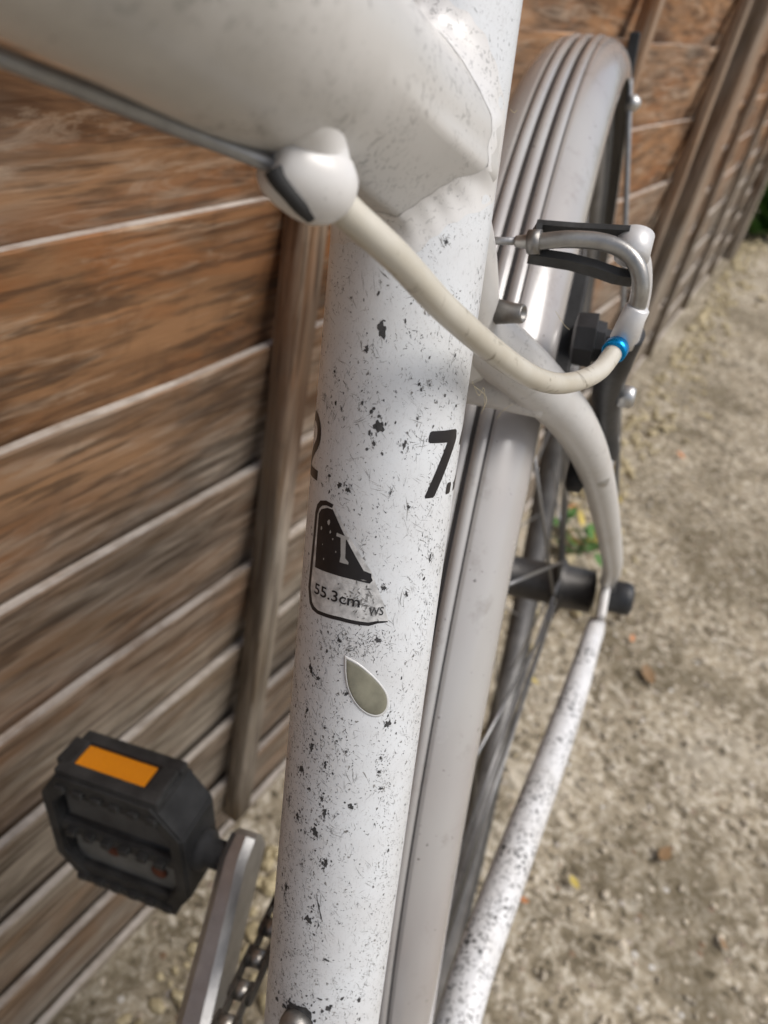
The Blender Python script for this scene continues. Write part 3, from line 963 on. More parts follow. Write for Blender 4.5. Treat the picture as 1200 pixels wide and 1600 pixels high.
# brake arms
def arm(sy):
    if sy < 0:
        a = [P(992, 388, 0.192), P(1003, 425, 0.199), P(999, 470, 0.210), P(982, 530, 0.228)]
        b = [P(985, 520, 0.226), P(962, 565, 0.240), P(948, 615, 0.262), P(944, 665, 0.285), P(940, 705, 0.300)]
        pad = Vector((-0.186, -0.0225, 0.598)); cap = P(990, 386, 0.190)
    else:
        f = lambda p: Vector((p.x, -p.y - 0.012, p.z))
        a = [f(P(992, 388, 0.192)), f(P(1003, 425, 0.199)), f(P(999, 470, 0.210)), f(P(982, 530, 0.228))]
        b = [f(P(985, 520, 0.226)), f(P(962, 565, 0.240)), f(P(948, 615, 0.262)), f(P(944, 665, 0.285)), f(P(940, 705, 0.300))]
        pad = Vector((-0.186, 0.0225, 0.598)); cap = f(P(990, 386, 0.190))
    link('brake_arm', tube_mesh(a, [0.0036, 0.0033, 0.0036, 0.0042], 18, 8, squash=(EY, 0.75)), 'sleeve', brake)
    link('brake_arm_lower', tube_mesh(b, [0.0044, 0.0052, 0.0048, 0.0048, 0.0066], 18, 8), 'black', brake)
    link('arm_cap', lathe_mesh(cap - NP * 0.004, NP, [(0, 0.0025), (0.0008, 0.0042), (0.0072, 0.0045), (0.0080, 0.0030)], 24), 'sleeve', brake)
    # brake block along the rim
    ang = math.atan2(pad.z - AXL.z, pad.x)
    bm = bmesh.new()
    for k in range(9):
        t = ang + (k - 4) * 0.022
        c = Vector((math.cos(t) * 0.3135, pad.y, AXL.z + math.sin(t) * 0.3135))
        box_bm(bm, c, (0.0075, 0.0105, 0.0115), Matrix.Rotation(-t, 3, 'Y'), 0.001)
    bm_obj('brake_block', bm, 'rubber', brake)
    q = Vector((pad.x - 0.004, pad.y + 0.004 * sy, pad.z))
    link('block_post', lathe_mesh(q, (0, sy, 0), [(0, 0.0065), (0.004, 0.0075), (0.010, 0.0075), (0.013, 0.0045), (0.0165, 0.0040)], 20), 'alu', brake)
    hub = P(944, 535, 0.250)
    if sy > 0: hub = Vector((hub.x, -hub.y, hub.z))
    link('block_holder', lathe_mesh(hub - EY * 0.006 * sy, EY * sy, [(-0.004, 0.006), (-0.003, 0.0088), (0.003, 0.0092), (0.0034, 0.0070), (0.006, 0.0066), (0.0064, 0.0045), (0.009, 0.0042)], 8), 'black', brake, False)
    link('return_spring', tube_mesh([b[-1] + NP * 0.006 - EY * 0.004 * sy, b[2] + NP * 0.007 + EY * 0.003 * sy, b[1] + NP * 0.007, a[-1] + NP * 0.005], 0.0008, 8, 6), 'wire', brake)
    link('pinch_bolt', lathe_mesh(b[2] + EY * 0.004 * sy, EY * sy, [(0, 0.0040), (0.004, 0.0040), (0.0052, 0.003)], 6), 'alu', brake)
    g = b[-1]
    link('pivot_bolt', lathe_mesh(g - NP * 0.014, NP, [(0, 0.0030), (0.001, 0.0046), (0.006, 0.0052), (0.020, 0.0058)], 20), 'alu', brake)
arm(-1); arm(1)
# spring seat and tension bolt on the inside of the non drive stay
tb = P(910, 743, 0.308)
link('stay_bolt_washer', lathe_mesh(tb + EY * 0.004, -EY, [(-0.002, 0.0045), (-0.001, 0.0070), (0.004, 0.0070), (0.005, 0.005)], 22), 'rubber', brake)
link('stay_bolt_head', lathe_mesh(tb - EY * 0.000, (-0.5, -0.45, 0.6), [(0, 0.0045), (0.005, 0.0045), (0.0066, 0.003)], 18), 'alu', brake)
# ------------------------------------------------------------------ crank, pedal, chain
CA = 0.515
ce = BB + Vector((0.17 * math.cos(CA), 0.0, 0.17 * math.sin(CA)))
def crank_mesh(base, tip, y0, y1):
    d = (tip - base); L = d.length; d.normalize()
    w = Vector((-d.z, 0, d.x))
    st = [(-0.020, 0.010, 0.012), (-0.010, 0.018, 0.016), (0.012, 0.018, 0.015), (0.05, 0.0135, 0.0125), (0.11, 0.0125, 0.0115), (L - 0.02, 0.0132, 0.0105), (L, 0.0145, 0.0100), (L + 0.011, 0.0120, 0.0095), (L + 0.014, 0.0060, 0.0075)]
    verts, faces = [], []
    for (t, hw, th) in st:
        yc = y0 + (y1 - y0) * max(0, min(1, t / L))
        c = base + d * t + EY * yc
        ch = 0.0028
        for a, b in ((-hw + ch, -th / 2), (hw - ch, -th / 2), (hw, -th / 2 + ch), (hw, th / 2 - ch), (hw - ch, th / 2), (-hw + ch, th / 2), (-hw, th / 2 - ch), (-hw, -th / 2 + ch)):
            verts.append(c + w * a + EY * b * 1.25)
    for i in range(len(st) - 1):
        for q in range(8):
            q2 = (q + 1) % 8
            faces.append((i * 8 + q, i * 8 + q2, (i + 1) * 8 + q2, (i + 1) * 8 + q))
    faces.append(tuple(reversed(range(8)))); e = (len(st) - 1) * 8; faces.append(tuple(range(e, e + 8)))
    return mesh(verts, faces)
o = link('crank_arm', crank_mesh(BB, ce, 0.062, 0.078), 'alu', bike); autosmooth(o, 22)
o['label'] = 'scuffed silver crank arm with the pedal on it'
ce2 = BB - (ce - BB)
o = link('crank_arm', crank_mesh(BB, ce2, -0.062, -0.078), 'alu', bike); autosmooth(o, 22)
def make_pedal(C, sy):
    p = empty('pedal'); p.parent = bike
    p.location = C
    p.rotation_euler = (0, math.radians(2), math.radians(-2 * sy))
    p.scale = (0.95, 0.95, 0.95)
    W, H, T = 0.078, 0.080, 0.029        # along the axle, upright, thickness
    def bar(a, b, sx, sz, name, mat='grit', bev=0.0022):
        bm = bmesh.new()
        c = (Vector(a) + Vector(b)) / 2
        d = Vector(b) - Vector(a)
        if abs(d.y) > abs(d.z):
            box_bm(bm, c, (sx, abs(d.y), sz), None, bev)
        else:
            box_bm(bm, c, (sx, sz, abs(d.z)), None, bev)
        return bm_obj(name, bm, mat, p)
    # cage: chamfered octagonal ring, front and rear rims with teeth
    outline = [(-W/2 + 0.014, H/2), (W/2 - 0.012, H/2), (W/2, H/2 - 0.018), (W/2, -H/2 + 0.018), (W/2 - 0.014, -H/2), (-W/2 + 0.012, -H/2), (-W/2, -H/2 + 0.02), (-W/2, H/2 - 0.018)]
    def ring(outl, th, x0, x1):
        inn = []
        n = len(outl)
        for i in range(n):
            y, z = outl[i]
            inn.append((y * (1 - th / (W / 2)), z * (1 - th / (H / 2))))
        v, f = [], []
        for (pl, x) in ((outl, x0), (outl, x1), (inn, x1), (inn, x0)):
            v += [(x, y * sy, z) for (y, z) in pl]
        for r_ in range(4):
            r2 = (r_ + 1) % 4
            for i in range(n):
                j = (i + 1) % n
                f.append((r_ * n + i, r_ * n + j, r2 * n + j, r2 * n + i))
        bm = bmesh.new()
        me = mesh(v, f); bm.from_mesh(me); bpy.data.meshes.remove(me)
        bmesh.ops.recalc_face_normals(bm, faces=bm.faces)
        bmesh.ops.bevel(bm, geom=[e for e in bm.edges if e.calc_face_angle(0) > 0.6], offset=0.0012, segments=2, affect='EDGES')
        return bm
    bm_obj('cage', ring(outline, 0.0075, -T / 2, T / 2), 'grit', p)
    # end blocks that carry the reflectors
    for sz in (1, -1):
        bm = bmesh.new()
        z = sz * (H / 2 - 0.0075)
        box_bm(bm, (0, 0, z), (T - 0.002, W - 0.022, 0.0130), None, 0.0015)
        bm_obj('end_block', bm, 'grit', p)
        bm = bmesh.new()
        box_bm(bm, (0, 0.003 * sy, sz * (H / 2 - 0.0006)), (0.0120, 0.038, 0.0030), None, 0.0006)
        r_ = bm_obj('reflector', bm, 'amber', p)
        if sz > 0: r_['label'] = 'bright amber pedal reflector'
        # raised lip round the reflector
        for xx in (-0.0098, 0.0098):
            bar((xx, -0.028, sz * (H / 2 + 0.0002)), (xx, 0.028, sz * (H / 2 + 0.0002)), 0.0066, 0.0046, 'reflector_lip', 'grit', 0.0014)
    for sz in (1, -1):
        for yy in (-0.0225, 0.0265):
            bm = bmesh.new(); box_bm(bm, (0, yy * sy, sz * (H / 2 + 0.0001)), (0.0150, 0.0090, 0.0046), None, 0.0012)
            bm_obj('reflector_lip', bm, 'grit', p)
    # middle axle barrel and platform webs
    link('axle_barrel', tube_mesh([(0, -W / 2 + 0.002, 0), (0, W / 2 - 0.002, 0)], 0.0105, 20, straight=True), 'grit', p)
    bar((0, -W/2 + 0.004, 0), (0, W/2 - 0.004, 0), T - 0.003, 0.0085, 'centre_web')
    for (z0, z1, mt) in ((0.0065, 0.030, 'grit_mid'), (-0.031, -0.0065, 'grit_grey')):
        bm = bmesh.new()
        box_bm(bm, (-0.0050, 0, (z0 + z1) / 2), (0.009, W - 0.020, z1 - z0), None, 0.001)
        bm_obj('platform_plate', bm, mt, p)
    # grip teeth on both faces
    tooth = bmesh.new(); box_bm(tooth, (0, 0, 0), (0.004, 0.0052, 0.0040), None, 0.0008)
    tme = bpy.data.meshes.new('tooth'); tooth.to_mesh(tme); tooth.free()
    for xs in (-1, 1):
        for zz in (H / 2 - 0.0085, 0.0, -H / 2 + 0.0055):
            for k in range(6):
                o = link('tooth', tme, 'grit', p, False)
                o.location = (xs * (T / 2 - 0.0002), (-W / 2 + 0.014 + k * (W - 0.028) / 5) , zz)
    # rust spots: bolt heads in the lower plate
    for yy in (-0.020, 0.006):
        link('rivet', lathe_mesh((-0.0095, yy * sy, -0.014 if yy < 0 else -0.010), (-1, 0, 0), [(0, 0.0045), (0.0012, 0.0042), (0.002, 0.0025)], 14), 'rust', p)
    link('axle_stub', lathe_mesh((0, -W / 2 * sy, 0), (0, -sy, 0), [(-0.004, 0.0105), (0.004, 0.0098), (0.005, 0.0070), (0.014, 0.0070)], 20), 'grit', p)
    return p
make_pedal(ce + EY * 0.1335 + Vector((0.000, 0, 0.004)), 1)
make_pedal(ce2 - EY * 0.1335, -1)
# chainring with teeth
CR, CY = 0.0955, 0.0515
def chainring_mesh():
    n = 48 * 4
    verts, faces = [], []
    for i in range(n):
        a = 2 * math.pi * i / n
        ro = CR + (0.004 if i % 4 in (1, 2) else -0.002)
        for (r, y) in ((0.078, -0.0016), (ro, -0.0012), (ro, 0.0012), (0.078, 0.0016)):
            verts.append((BB.x + r * math.cos(a), CY + y, BB.z + r * math.sin(a)))
    for i in range(n):
        j = (i + 1) % n
        for q in range(4):
            q2 = (q + 1) % 4
            faces.append((i * 4 + q, i * 4 + q2, j * 4 + q2, j * 4 + q))
    return mesh(verts, faces)
link('chainring', chainring_mesh(), 'chain', bike, False)
for i in range(5):
    a = CA + math.pi / 5 + i * 2 * math.pi / 5
    link('chainring_spider_arm', tube_mesh([BB + EY * 0.054, BB + Vector((0.083 * math.cos(a), CY + 0.002, 0.083 * math.sin(a)))], [0.009, 0.006], 12, straight=True, squash=(EY, 0.5)), 'alu', bike)
# chain: loop of links round chainring and sprocket
chain = empty('chain'); chain.parent = bike
SR, SYc = 0.037, 0.0395
path = []
top_a = BB + Vector((0.004, CY, CR)); top_b = AXL + Vector((0.0, SYc, SR))
bot_a = AXL + Vector((0.0, SYc, -SR)); bot_b = BB + Vector((0.0, CY, -CR))
def seg_pts(a, b, n):
    return [a + (b - a) * i / n for i in range(n)]
path += seg_pts(top_a, top_b, 60)
path += [AXL + Vector((SR * math.sin(t), SYc, SR * math.cos(t))) for t in np.linspace(0, math.pi, 20)[:-1]]
path += seg_pts(bot_a, bot_b, 60)
path += [BB + Vector((-CR * math.sin(t), CY, -CR * math.cos(t))) for t in np.linspace(0, math.pi, 40)]
cum = [0.0]
loop = path + [path[0]]
for i in range(1, len(loop)):
    cum.append(cum[-1] + (loop[i] - loop[i - 1]).length)
def at_len(s):
    s = s % cum[-1]
    for i in range(1, len(cum)):
        if cum[i] >= s:
            t = (s - cum[i - 1]) / max(1e-9, cum[i] - cum[i - 1])
            return loop[i - 1] + (loop[i] - loop[i - 1]) * t
    return loop[-1]
def link_mesh(outer):
    bm = bmesh.new()
    y = 0.0036 if outer else 0.0024
    for s in (-1, 1):
        prof = []
        n = 20
        for i in range(n):
            a = 2 * math.pi * i / n
            x = 0.00635 * (1 if math.cos(a) > 0 else -1) + 0.0042 * math.cos(a)
            z = 0.0042 * math.sin(a) * (1 if abs(math.cos(a)) > 0.25 else 0.72)
            prof.append((x, z))
        va = [bm.verts.new((x, s * y, z)) for x, z in prof]
        vb = [bm.verts.new((x, s * (y + 0.0010), z)) for x, z in prof]
        bm.faces.new(va); bm.faces.new(vb)
        for i in range(n):
            j = (i + 1) % n
            bm.faces.new((va[i], va[j], vb[j], vb[i]))
    bmesh.ops.recalc_face_normals(bm, faces=bm.faces)
    me = bpy.data.meshes.new('link'); bm.to_mesh(me); bm.free()
    return me
lm = [link_mesh(False), link_mesh(True)]
rm = lathe_mesh((0, -0.0040, 0), (0, 1, 0), [(0, 0.0018), (0.0014, 0.0018), (0.0015, 0.0038), (0.0065, 0.0038), (0.0066, 0.0018), (0.008, 0.0018)], 12)
nl = int(round(cum[-1] / 0.0127)); nl -= nl % 2
step = cum[-1] / nl
for i in range(nl):
    a, b = at_len(i * step), at_len((i + 1) * step)
    c = (a + b) / 2
    d = (b - a).normalized()
    o = link('chain_link', lm[i % 2], 'chain', chain, False)
    zz = d.cross(EY).normalized() * -1
    yy = zz.cross(d)
    o.matrix_local = Matrix.Translation(c) @ Matrix((d, yy, zz)).transposed().to_4x4()
    if i < 30 or i > nl - 30:
        o = link('roller', rm, 'roller', chain)
        o.location = a
# front derailleur cage round the chain
fdp = BB + Vector((0.02, CY, CR + 0.006))
for s in (-1, 1):
    link('derailleur_plate', tube_mesh([fdp + Vector((-0.035, 0.0075 * s, -0.004)), fdp + Vector((0.0, 0.0075 * s, 0.012)), fdp + Vector((0.05, 0.0075 * s, -0.004))], [0.006, 0.009, 0.006], 12, 6, squash=(EY, 0.15)), 'grit', bike)
link('derailleur_clamp', lathe_mesh(stp(0.118), U, [(0, RS + 0.0004), (0.0, RS + 0.003), (0.014, RS + 0.003), (0.014, RS + 0.0004)], 36), 'grit', bike)

# ------------------------------------------------------------------ things on the seat tube
def wrap_poly(name, polys, mat, parent, off=0.00006, maxlen=1.0, holes=False):
    """flat outlines in (mm round, mm along) laid on the tube surface"""
    bm = bmesh.new()
    for pl in polys:
        vs = [bm.verts.new((a, s, 0)) for a, s in pl]
        try:
            bm.faces.new(vs)
        except ValueError:
            pass
    bmesh.ops.triangulate(bm, faces=bm.faces)
    for _ in range(6):
        es = [e for e in bm.edges if e.calc_length() > maxlen]
        if not es: break
        bmesh.ops.subdivide_edges(bm, edges=es, cuts=1)
        bmesh.ops.triangulate(bm, faces=[f for f in bm.faces if len(f.verts) > 3])
    for v in bm.verts:
        v.co = onst(v.co.x, v.co.y, off)
    o = bm_obj(name, bm, mat, parent, True)
    return o
def fix_normals(o):
    me = o.data
    bm = bmesh.new(); bm.from_mesh(me)
    for f in bm.faces:
        c = f.calc_center_median() - BB
        c = c - U * c.dot(U)
        if f.normal.dot(c) < 0: f.normal_flip()
    bm.to_mesh(me); bm.free()
def decal(name, polys, mat, off, maxlen=1.0):
    o = wrap_poly(name, polys, mat, seat_tube, off, maxlen)
    fix_normals(o)
    return o
outer_p = [(10.21, 319.13), (11.35, 322.28), (11.26, 328.32), (11.13, 333.97), (11.15, 338.78), (10.64, 340.56), (9.57, 341.7), (7.72, 342.24), (5.7, 342.01), (-2.48, 330.39), (-3.8, 329.9), (-6.8, 323.54), (-8.33, 319.33), (-6.25, 319.01), (-4.51, 318.31), (-1.37, 318.25), (1.39, 318.3), (4.41, 318.07), (7.27, 317.87), (9.05, 318.16)]
inner_p = [(9.2, 319.75), (10.25, 322.6), (10.2, 328.81), (10.1, 334.41), (10.1, 338.7), (9.6, 340.0), (8.7, 340.9), (7.4, 341.3), (5.9, 341.2), (5.55, 342.0), (-2.55, 330.45), (-3.9, 329.95), (-6.9, 323.6), (-8.4, 319.6), (-6.17, 319.6), (-4.43, 319.1), (-1.29, 319.1), (1.47, 319.15), (4.51, 318.9), (7.2, 318.75), (8.4, 319.1)]
black_p = [(9.26, 327.52), (9.52, 333.84), (9.61, 338.99), (8.86, 340.13), (7.14, 340.9), (5.6, 341.0), (3.9, 338.7), (1.2, 334.95), (-2.3, 330.05), (-3.9, 329.6), (-3.95, 328.9), (-4.3, 328.2), (-3.8, 327.5), (-0.1, 327.8), (4.23, 327.8)]
decal('size_sticker', [outer_p], 'ink', 0.00005)
decal('sticker_field', [inner_p], 'film', 0.00009)
decal('sticker_black_panel', [black_p], 'ink', 0.00013)
decal('sticker_mark', [[(3.16, 336.32), (2.0, 336.34), (1.67, 331.85), (0.9, 331.22), (0.9, 330.7), (2.84, 330.73), (2.7, 332.13)]], 'silverprint', 0.00017)
decal('sticker_mark', [[(4.1, 336.6), (1.3, 336.3), (1.4, 335.7), (4.1, 335.9)]], 'silverprint', 0.00018)
for (a, s, r) in ((6.3, 338.2, 0.50), (8.3, 336.3, 0.35), (5.7, 336.3, 0.3), (3.9, 332.6, 0.18), (6.8, 330.2, 0.2), (7.5, 333.1, 0.15), (4.9, 335.0, 0.2)):
    rr = random.Random(int(a * 100))
    decal('sticker_nick', [[(a + r * rr.uniform(.6, 1.2) * math.cos(t) * 0.7, s + r * rr.uniform(.7, 1.2) * math.sin(t) * 1.2) for t in np.linspace(0, 2 * math.pi, 9)[:-1]]], 'silverprint', 0.00017)
# worn smears on the clear part of the sticker
sm = []
rr = random.Random(5)
for _ in range(90):
    a = rr.gauss(-3.0, 2.2); s = rr.gauss(324.0, 2.2)
    if not (319.3 < s < 328.5) or a < -1.2 * (s - 319) * 0 - 7 + (s - 319.5) * 0.45 or a > 9: continue
    L, w, t = rr.uniform(.2, .8), rr.uniform(.06, .22), rr.uniform(0, 3.14)
    c_, s_ = math.cos(t), math.sin(t)
    sm.append([(a + c_ * L, s + s_ * L), (a - s_ * w, s + c_ * w), (a - c_ * L, s - s_ * L), (a + s_ * w, s - c_ * w)])
decal('sticker_smear', sm, 'scuff', 0.00015)
seven = [(-12.15, 357.6), (-12.35, 358.5), (-12.8, 358.75), (-19.7, 358.8), (-20.4, 358.4), (-20.75, 357.0), (-20.5, 356.0), (-15.6, 345.7), (-15.2, 345.35), (-13.2, 345.35), (-13.0, 345.8), (-17.3, 356.3), (-12.6, 356.4), (-12.2, 356.7)]
dot = [(-19.3, 347.4), (-19.7, 347.8), (-21.0, 347.8), (-21.4, 347.3), (-21.3, 345.7), (-20.9, 345.4), (-19.5, 345.4), (-19.2, 345.8)]
def two(a0, s0, W=8.6, H=13.4, th=2.05):
    """figure 2: reading direction is towards smaller a"""
    pts = []
    r = W / 2 - th / 2
    for k in range(15):
        t = math.radians(172 - 212 * k / 14)
        pts.append((W / 2 + r * math.cos(t), H - W / 2 + r * math.sin(t) + 0.0))
    pts += [(W * 0.42, H * 0.30), (th * 0.55, th * 0.62)]
    L, R = [], []
    for i, (x, y) in enumerate(pts):
        x0, y0 = pts[max(0, i - 1)]; x1, y1 = pts[min(len(pts) - 1, i + 1)]
        dx_, dy_ = x1 - x0, y1 - y0; l = math.hypot(dx_, dy_)
        L.append((x - dy_ / l * th / 2, y + dx_ / l * th / 2)); R.append((x + dy_ / l * th / 2, y - dx_ / l * th / 2))
    polys = []
    for i in range(len(pts) - 1):
        polys.append([L[i], L[i + 1], R[i + 1], R[i]])
    polys.append([(0.0, 0.0), (W, 0.0), (W, th), (0.0, th)])
    return [[(a0 - x, s0 + y) for x, y in p] for p in polys]
decal('figure_seven', [seven], 'ink', 0.00005)
decal('full_stop', [dot], 'ink', 0.00005)
decal('figure_two', two(-23.2, 345.4), 'ink', 0.00005)
decal('figure_two', two(20.2, 345.2), 'ink', 0.00005)
decal('full_stop', [[(a + 42.6, s) for a, s in dot]], 'ink', 0.00005)
decal('figure_seven', [[(a + 44.4, s) for a, s in seven]], 'ink', 0.00005)
def text_decal(body, a0, s0, a1, s1, size, mat='ink', off=0.00018):
    cu = bpy.data.curves.new('t', 'FONT')
    cu.body = body
    cu.size = size
    cu.resolution_u = 3
    cu.offset = size * 0.012
    to = bpy.data.objects.new('t', cu)
    COL.objects.link(to)
    bpy.context.view_layer.update()
    me = bpy.data.meshes.new_from_object(to.evaluated_get(bpy.context.evaluated_depsgraph_get()))
    bpy.data.objects.remove(to)
    xs = [v.co.x for v in me.vertices]
    x0, x1 = min(xs), max(xs)
    bm = bmesh.new(); bm.from_mesh(me)
    bmesh.ops.triangulate(bm, faces=bm.faces)
    for v in bm.verts:
        t = (v.co.x - x0) / (x1 - x0)
        v.co = onst(a0 + (a1 - a0) * t, s0 + (s1 - s0) * t + v.co.y, off)
    bpy.data.meshes.remove(me)
    o = bm_obj('sticker_lettering', bm, mat, seat_tube, False)
    fix_normals(o)
    return o
text_decal('55.3cm', 8.7, 322.1, -2.3, 322.15, 3.3)
text_decal('WS', -4.2, 320.6, -7.15, 321.0, 2.6, 'chip')
# teardrop gel window below the sticker
drop = [(-0.67, 310.46), (-0.98, 307.29), (-1.88, 303.76), (-3.66, 300.75), (-5.73, 298.82), (-7.87, 297.92), (-9.52, 298.27), (-10.37, 299.71), (-10.07, 302.18), (-8.81, 304.41), (-6.49, 306.98), (-3.6, 309.24)]
def smooth_poly(pl, n=4, sharp=0):
    P_ = [Vector((a, s, 0)) for a, s in pl]
    out = []
    m = len(P_)
    for i in range(m):
        p0, p1, p2, p3 = P_[i - 1], P_[i], P_[(i + 1) % m], P_[(i + 2) % m]
        if i == sharp: p0 = p1
        if (i + 1) % m == sharp: p3 = p2
        for j in range(n):
            t = j / n
            q = 0.5 * ((2 * p1) + (-p0 + p2) * t + (2 * p0 - 5 * p1 + 4 * p2 - p3) * t * t + (-p0 + 3 * p1 - 3 * p2 + p3) * t ** 3)
            out.append((q.x, q.y))
    return out
ds = smooth_poly(drop)
cxa = sum(a for a, s in ds) / len(ds); cxs = sum(s for a, s in ds) / len(ds)
def scaled(pl, k):
    return [(cxa + (a - cxa) * k, cxs + (s - cxs) * k) for a, s in pl]
# domed mesh built from shrinking rings
def dome(name, pl, k0, rings, mat):
    verts, faces = [], []
    n = len(pl)
    for (k, h) in rings:
        for a, s in scaled(pl, k * k0):
            verts.append(onst(a, s, h))
    for i in range(len(rings) - 1):
        for j in range(n):
            j2 = (j + 1) % n
            faces.append((i * n + j, i * n + j2, (i + 1) * n + j2, (i + 1) * n + j))
    c = len(verts); verts.append(onst(cxa, cxs, rings[-1][1]))
    b = (len(rings) - 1) * n
    for j in range(n):
        faces.append((b + j, b + (j + 1) % n, c))
    o = link(name, mesh(verts, faces), mat, seat_tube)
    fix_normals(o)
    return o
dome('teardrop_rim', ds, 1.09, [(1.0, 0.00003), (0.97, 0.00020), (0.92, 0.00024), (0.88, 0.00012)], 'gelrim')
dome('teardrop_gel', ds, 1.0, [(1.0, 0.00013), (0.96, 0.00022), (0.85, 0.00026), (0.6, 0.00028), (0.3, 0.00029)], 'gel')
# paint chips at their places, then many small random nicks and scratches
chips = [(-0.8, 376.5, 1.52, 2.42), (1.7, 372.7, 0.83, 0.95), (-2.2, 358.9, 1.58, 2.09), (-7.4, 356.0, 0.61, 1.4), (-1.6, 355.6, 0.49, 0.84), (7.5, 347.4, 0.62, 0.71), (4.7, 346.2, 0.99, 0.86), (2.7, 345.7, 0.75, 1.0), (5.9, 360.8, 0.24, 0.69), (1.5, 362.8, 0.6, 0.55), (-9.3, 366.5, 0.48, 0.55), (-10.9, 367.5, 0.36, 0.41), (-9.7, 343.8, 0.62, 0.57), (-16.8, 332.5, 0.64, 1.17), (-6.7, 326.7, 0.77, 0.89), (-11.7, 325.3, 0.52, 1.04), (7.7, 304.9, 1.07, 1.85), (5.4, 303.7, 0.81, 0.93), (5.3, 287.0, 1.11, 1.43), (7.8, 280.0, 1.12, 1.77), (1.5, 284.2, 0.7, 1.28), (11.6, 269.4, 0.71, 1.48), (7.6, 267.6, 1.14, 1.32), (1.5, 275.4, 0.71, 0.97), (0.5, 272.2, 0.99, 1.63), (-5.1, 275.1, 1.41, 0.97), (2.3, 266.4, 1.72, 1.65), (-1.0, 259.2, 1.02, 1.5), (9.5, 246.5, 1.04, 2.04), (1.7, 242.3, 1.34, 1.89), (-0.6, 246.4, 0.37, 5.11), (-3.6, 232.2, 1.21, 0.61), (-1.5, 302.3, 0.67, 0.93), (-11.2, 295.4, 1.23, 1.73), (-10.5, 287.1, 0.69, 0.64), (-10.5, 283.6, 0.7, 0.8), (-2.8, 288.6, 0.41, 0.48), (-11.5, 279.1, 0.98, 0.65), (-5.7, 217.9, 0.93, 1.43), (-8.4, 220.4, 0.93, 0.71), (-13.0, 218.3, 0.93, 1.42), (-10.6, 392.6, 0.57, 0.78), (9.6, 394.4, 0.56, 0.39), (-1.2, 396.6, 0.34, 0.39), (-10.4, 396.1, 0.34, 0.39), (-9.3, 361.0, 0.36, 0.42), (8.8, 367.5, 0.48, 0.55), (-5.8, 346.4, 0.37, 0.57), (7.7, 294.9, 0.55, 1.41), (1.2, 314.0, 0.79, 0.76), (-6.7, 315.3, 1.19, 0.91)]
rr = random.Random(11)
def blob(a, s, wa, ws, rough=0.5, n=11):
    ph = rr.uniform(0, 6.28); tilt = rr.uniform(-0.5, 0.5)
    out = []
    for k in range(n):
        t = 2 * math.pi * k / n
        q = 1 + rough * (0.5 * math.sin(2 * t + ph) + 0.5 * math.sin(5 * t + ph * 2.3)) * rr.uniform(0.5, 1.0)
        x, y = wa * math.cos(t) * q, ws * math.sin(t) * q
        out.append((a + x * math.cos(tilt) - y * math.sin(tilt) * 0.6, s + x * math.sin(tilt) + y * math.cos(tilt)))
    return out
def sliver(a, s, L, w, t):
    c_, s_ = math.cos(t), math.sin(t)
    b = rr.uniform(-0.15, 0.15) * L
    return [(a + c_ * L, s + s_ * L), (a - s_ * (w + b), s + c_ * (w + b)), (a - c_ * L, s - s_ * L), (a + s_ * (w - b), s - c_ * (w - b))]
dark, grey = [], []
for (a, s, wa, ws) in chips:
    for _ in range(rr.randint(4, 9)):   # grey rubbed halo
        grey.append(sliver(a + rr.gauss(0, wa * .9), s + rr.gauss(0, ws * .9), rr.uniform(.15, .5), rr.uniform(.03, .09), rr.uniform(0, 3.1)))
    dark.append(blob(a, s, wa * 0.52, ws * 0.60, 0.75, 17))
    for _ in range(rr.randint(6, 14)):      # crumbs round each chip
        da, dsv = rr.gauss(0, wa * 1.1), rr.gauss(0, ws * 1.1)
        dark.append(blob(a + da, s + dsv, wa * rr.uniform(.06, .22), ws * rr.uniform(.06, .25), 0.6, 7))
    for _ in range(rr.randint(1, 4)):
        grey.append(sliver(a + rr.gauss(0, wa), s + rr.gauss(0, ws), rr.uniform(.4, 1.2), rr.uniform(.04, .09), rr.gauss(1.1, 0.7)))
def inside_keepout(a, s):
    if 318.3 < s < 342 and -2.6 - (s - 330) * -0.0 - (330.4 - s) * 0.55 < a < 11.5 and a > -8.4: 
        # right of the torn edge the paint is bare
        edge = -2.5 + (s - 330.4) * 0.70 if s > 330.4 else -8.3 + (s - 319.3) * 0.52
        if a > edge: return True
    if ((a - cxa) / 5.4) ** 2 + ((s - cxs) / 7.0) ** 2 < 1: return True
    return False
for _ in range(15000):
    s = rr.uniform(205, 405); a = rr.uniform(-24, 18)
    dens = 0.20 + 0.55 * mnoise.noise(Vector((a * 0.16, s * 0.07, 3.0))) + 0.55 * mnoise.noise(Vector((a * 0.4, s * 0.3, 8.0)))
    dens += 0.25 if (s < 330 and a > -2) else 0.0
    dens += 0.22 if (s < 300 and a > 0) else 0.0
    dens += 0.18 if a < -13 else 0.0
    if s > 385: dens -= 0.3
    if rr.random() > dens or inside_keepout(a, s): continue
    kind = rr.random()
    if kind < 0.42:
        dark.append(sliver(a, s, rr.uniform(.12, .55), rr.uniform(.025, .075), rr.gauss(1.15, 0.7)))
    elif kind < 0.60:
        q = rr.uniform(.05, .15) * (2.2 if rr.random() < .12 else 1)
        dark.append(blob(a, s, q, q * rr.uniform(1, 1.8), 0.6, 8))
    elif kind < 0.92:
        grey.append(sliver(a, s, rr.uniform(.3, 1.1), rr.uniform(.02, .055), rr.gauss(1.0, 0.8)))
    else:
        grey.append(blob(a, s, rr.uniform(.1, .35), rr.uniform(.1, .45), 0.7, 8))
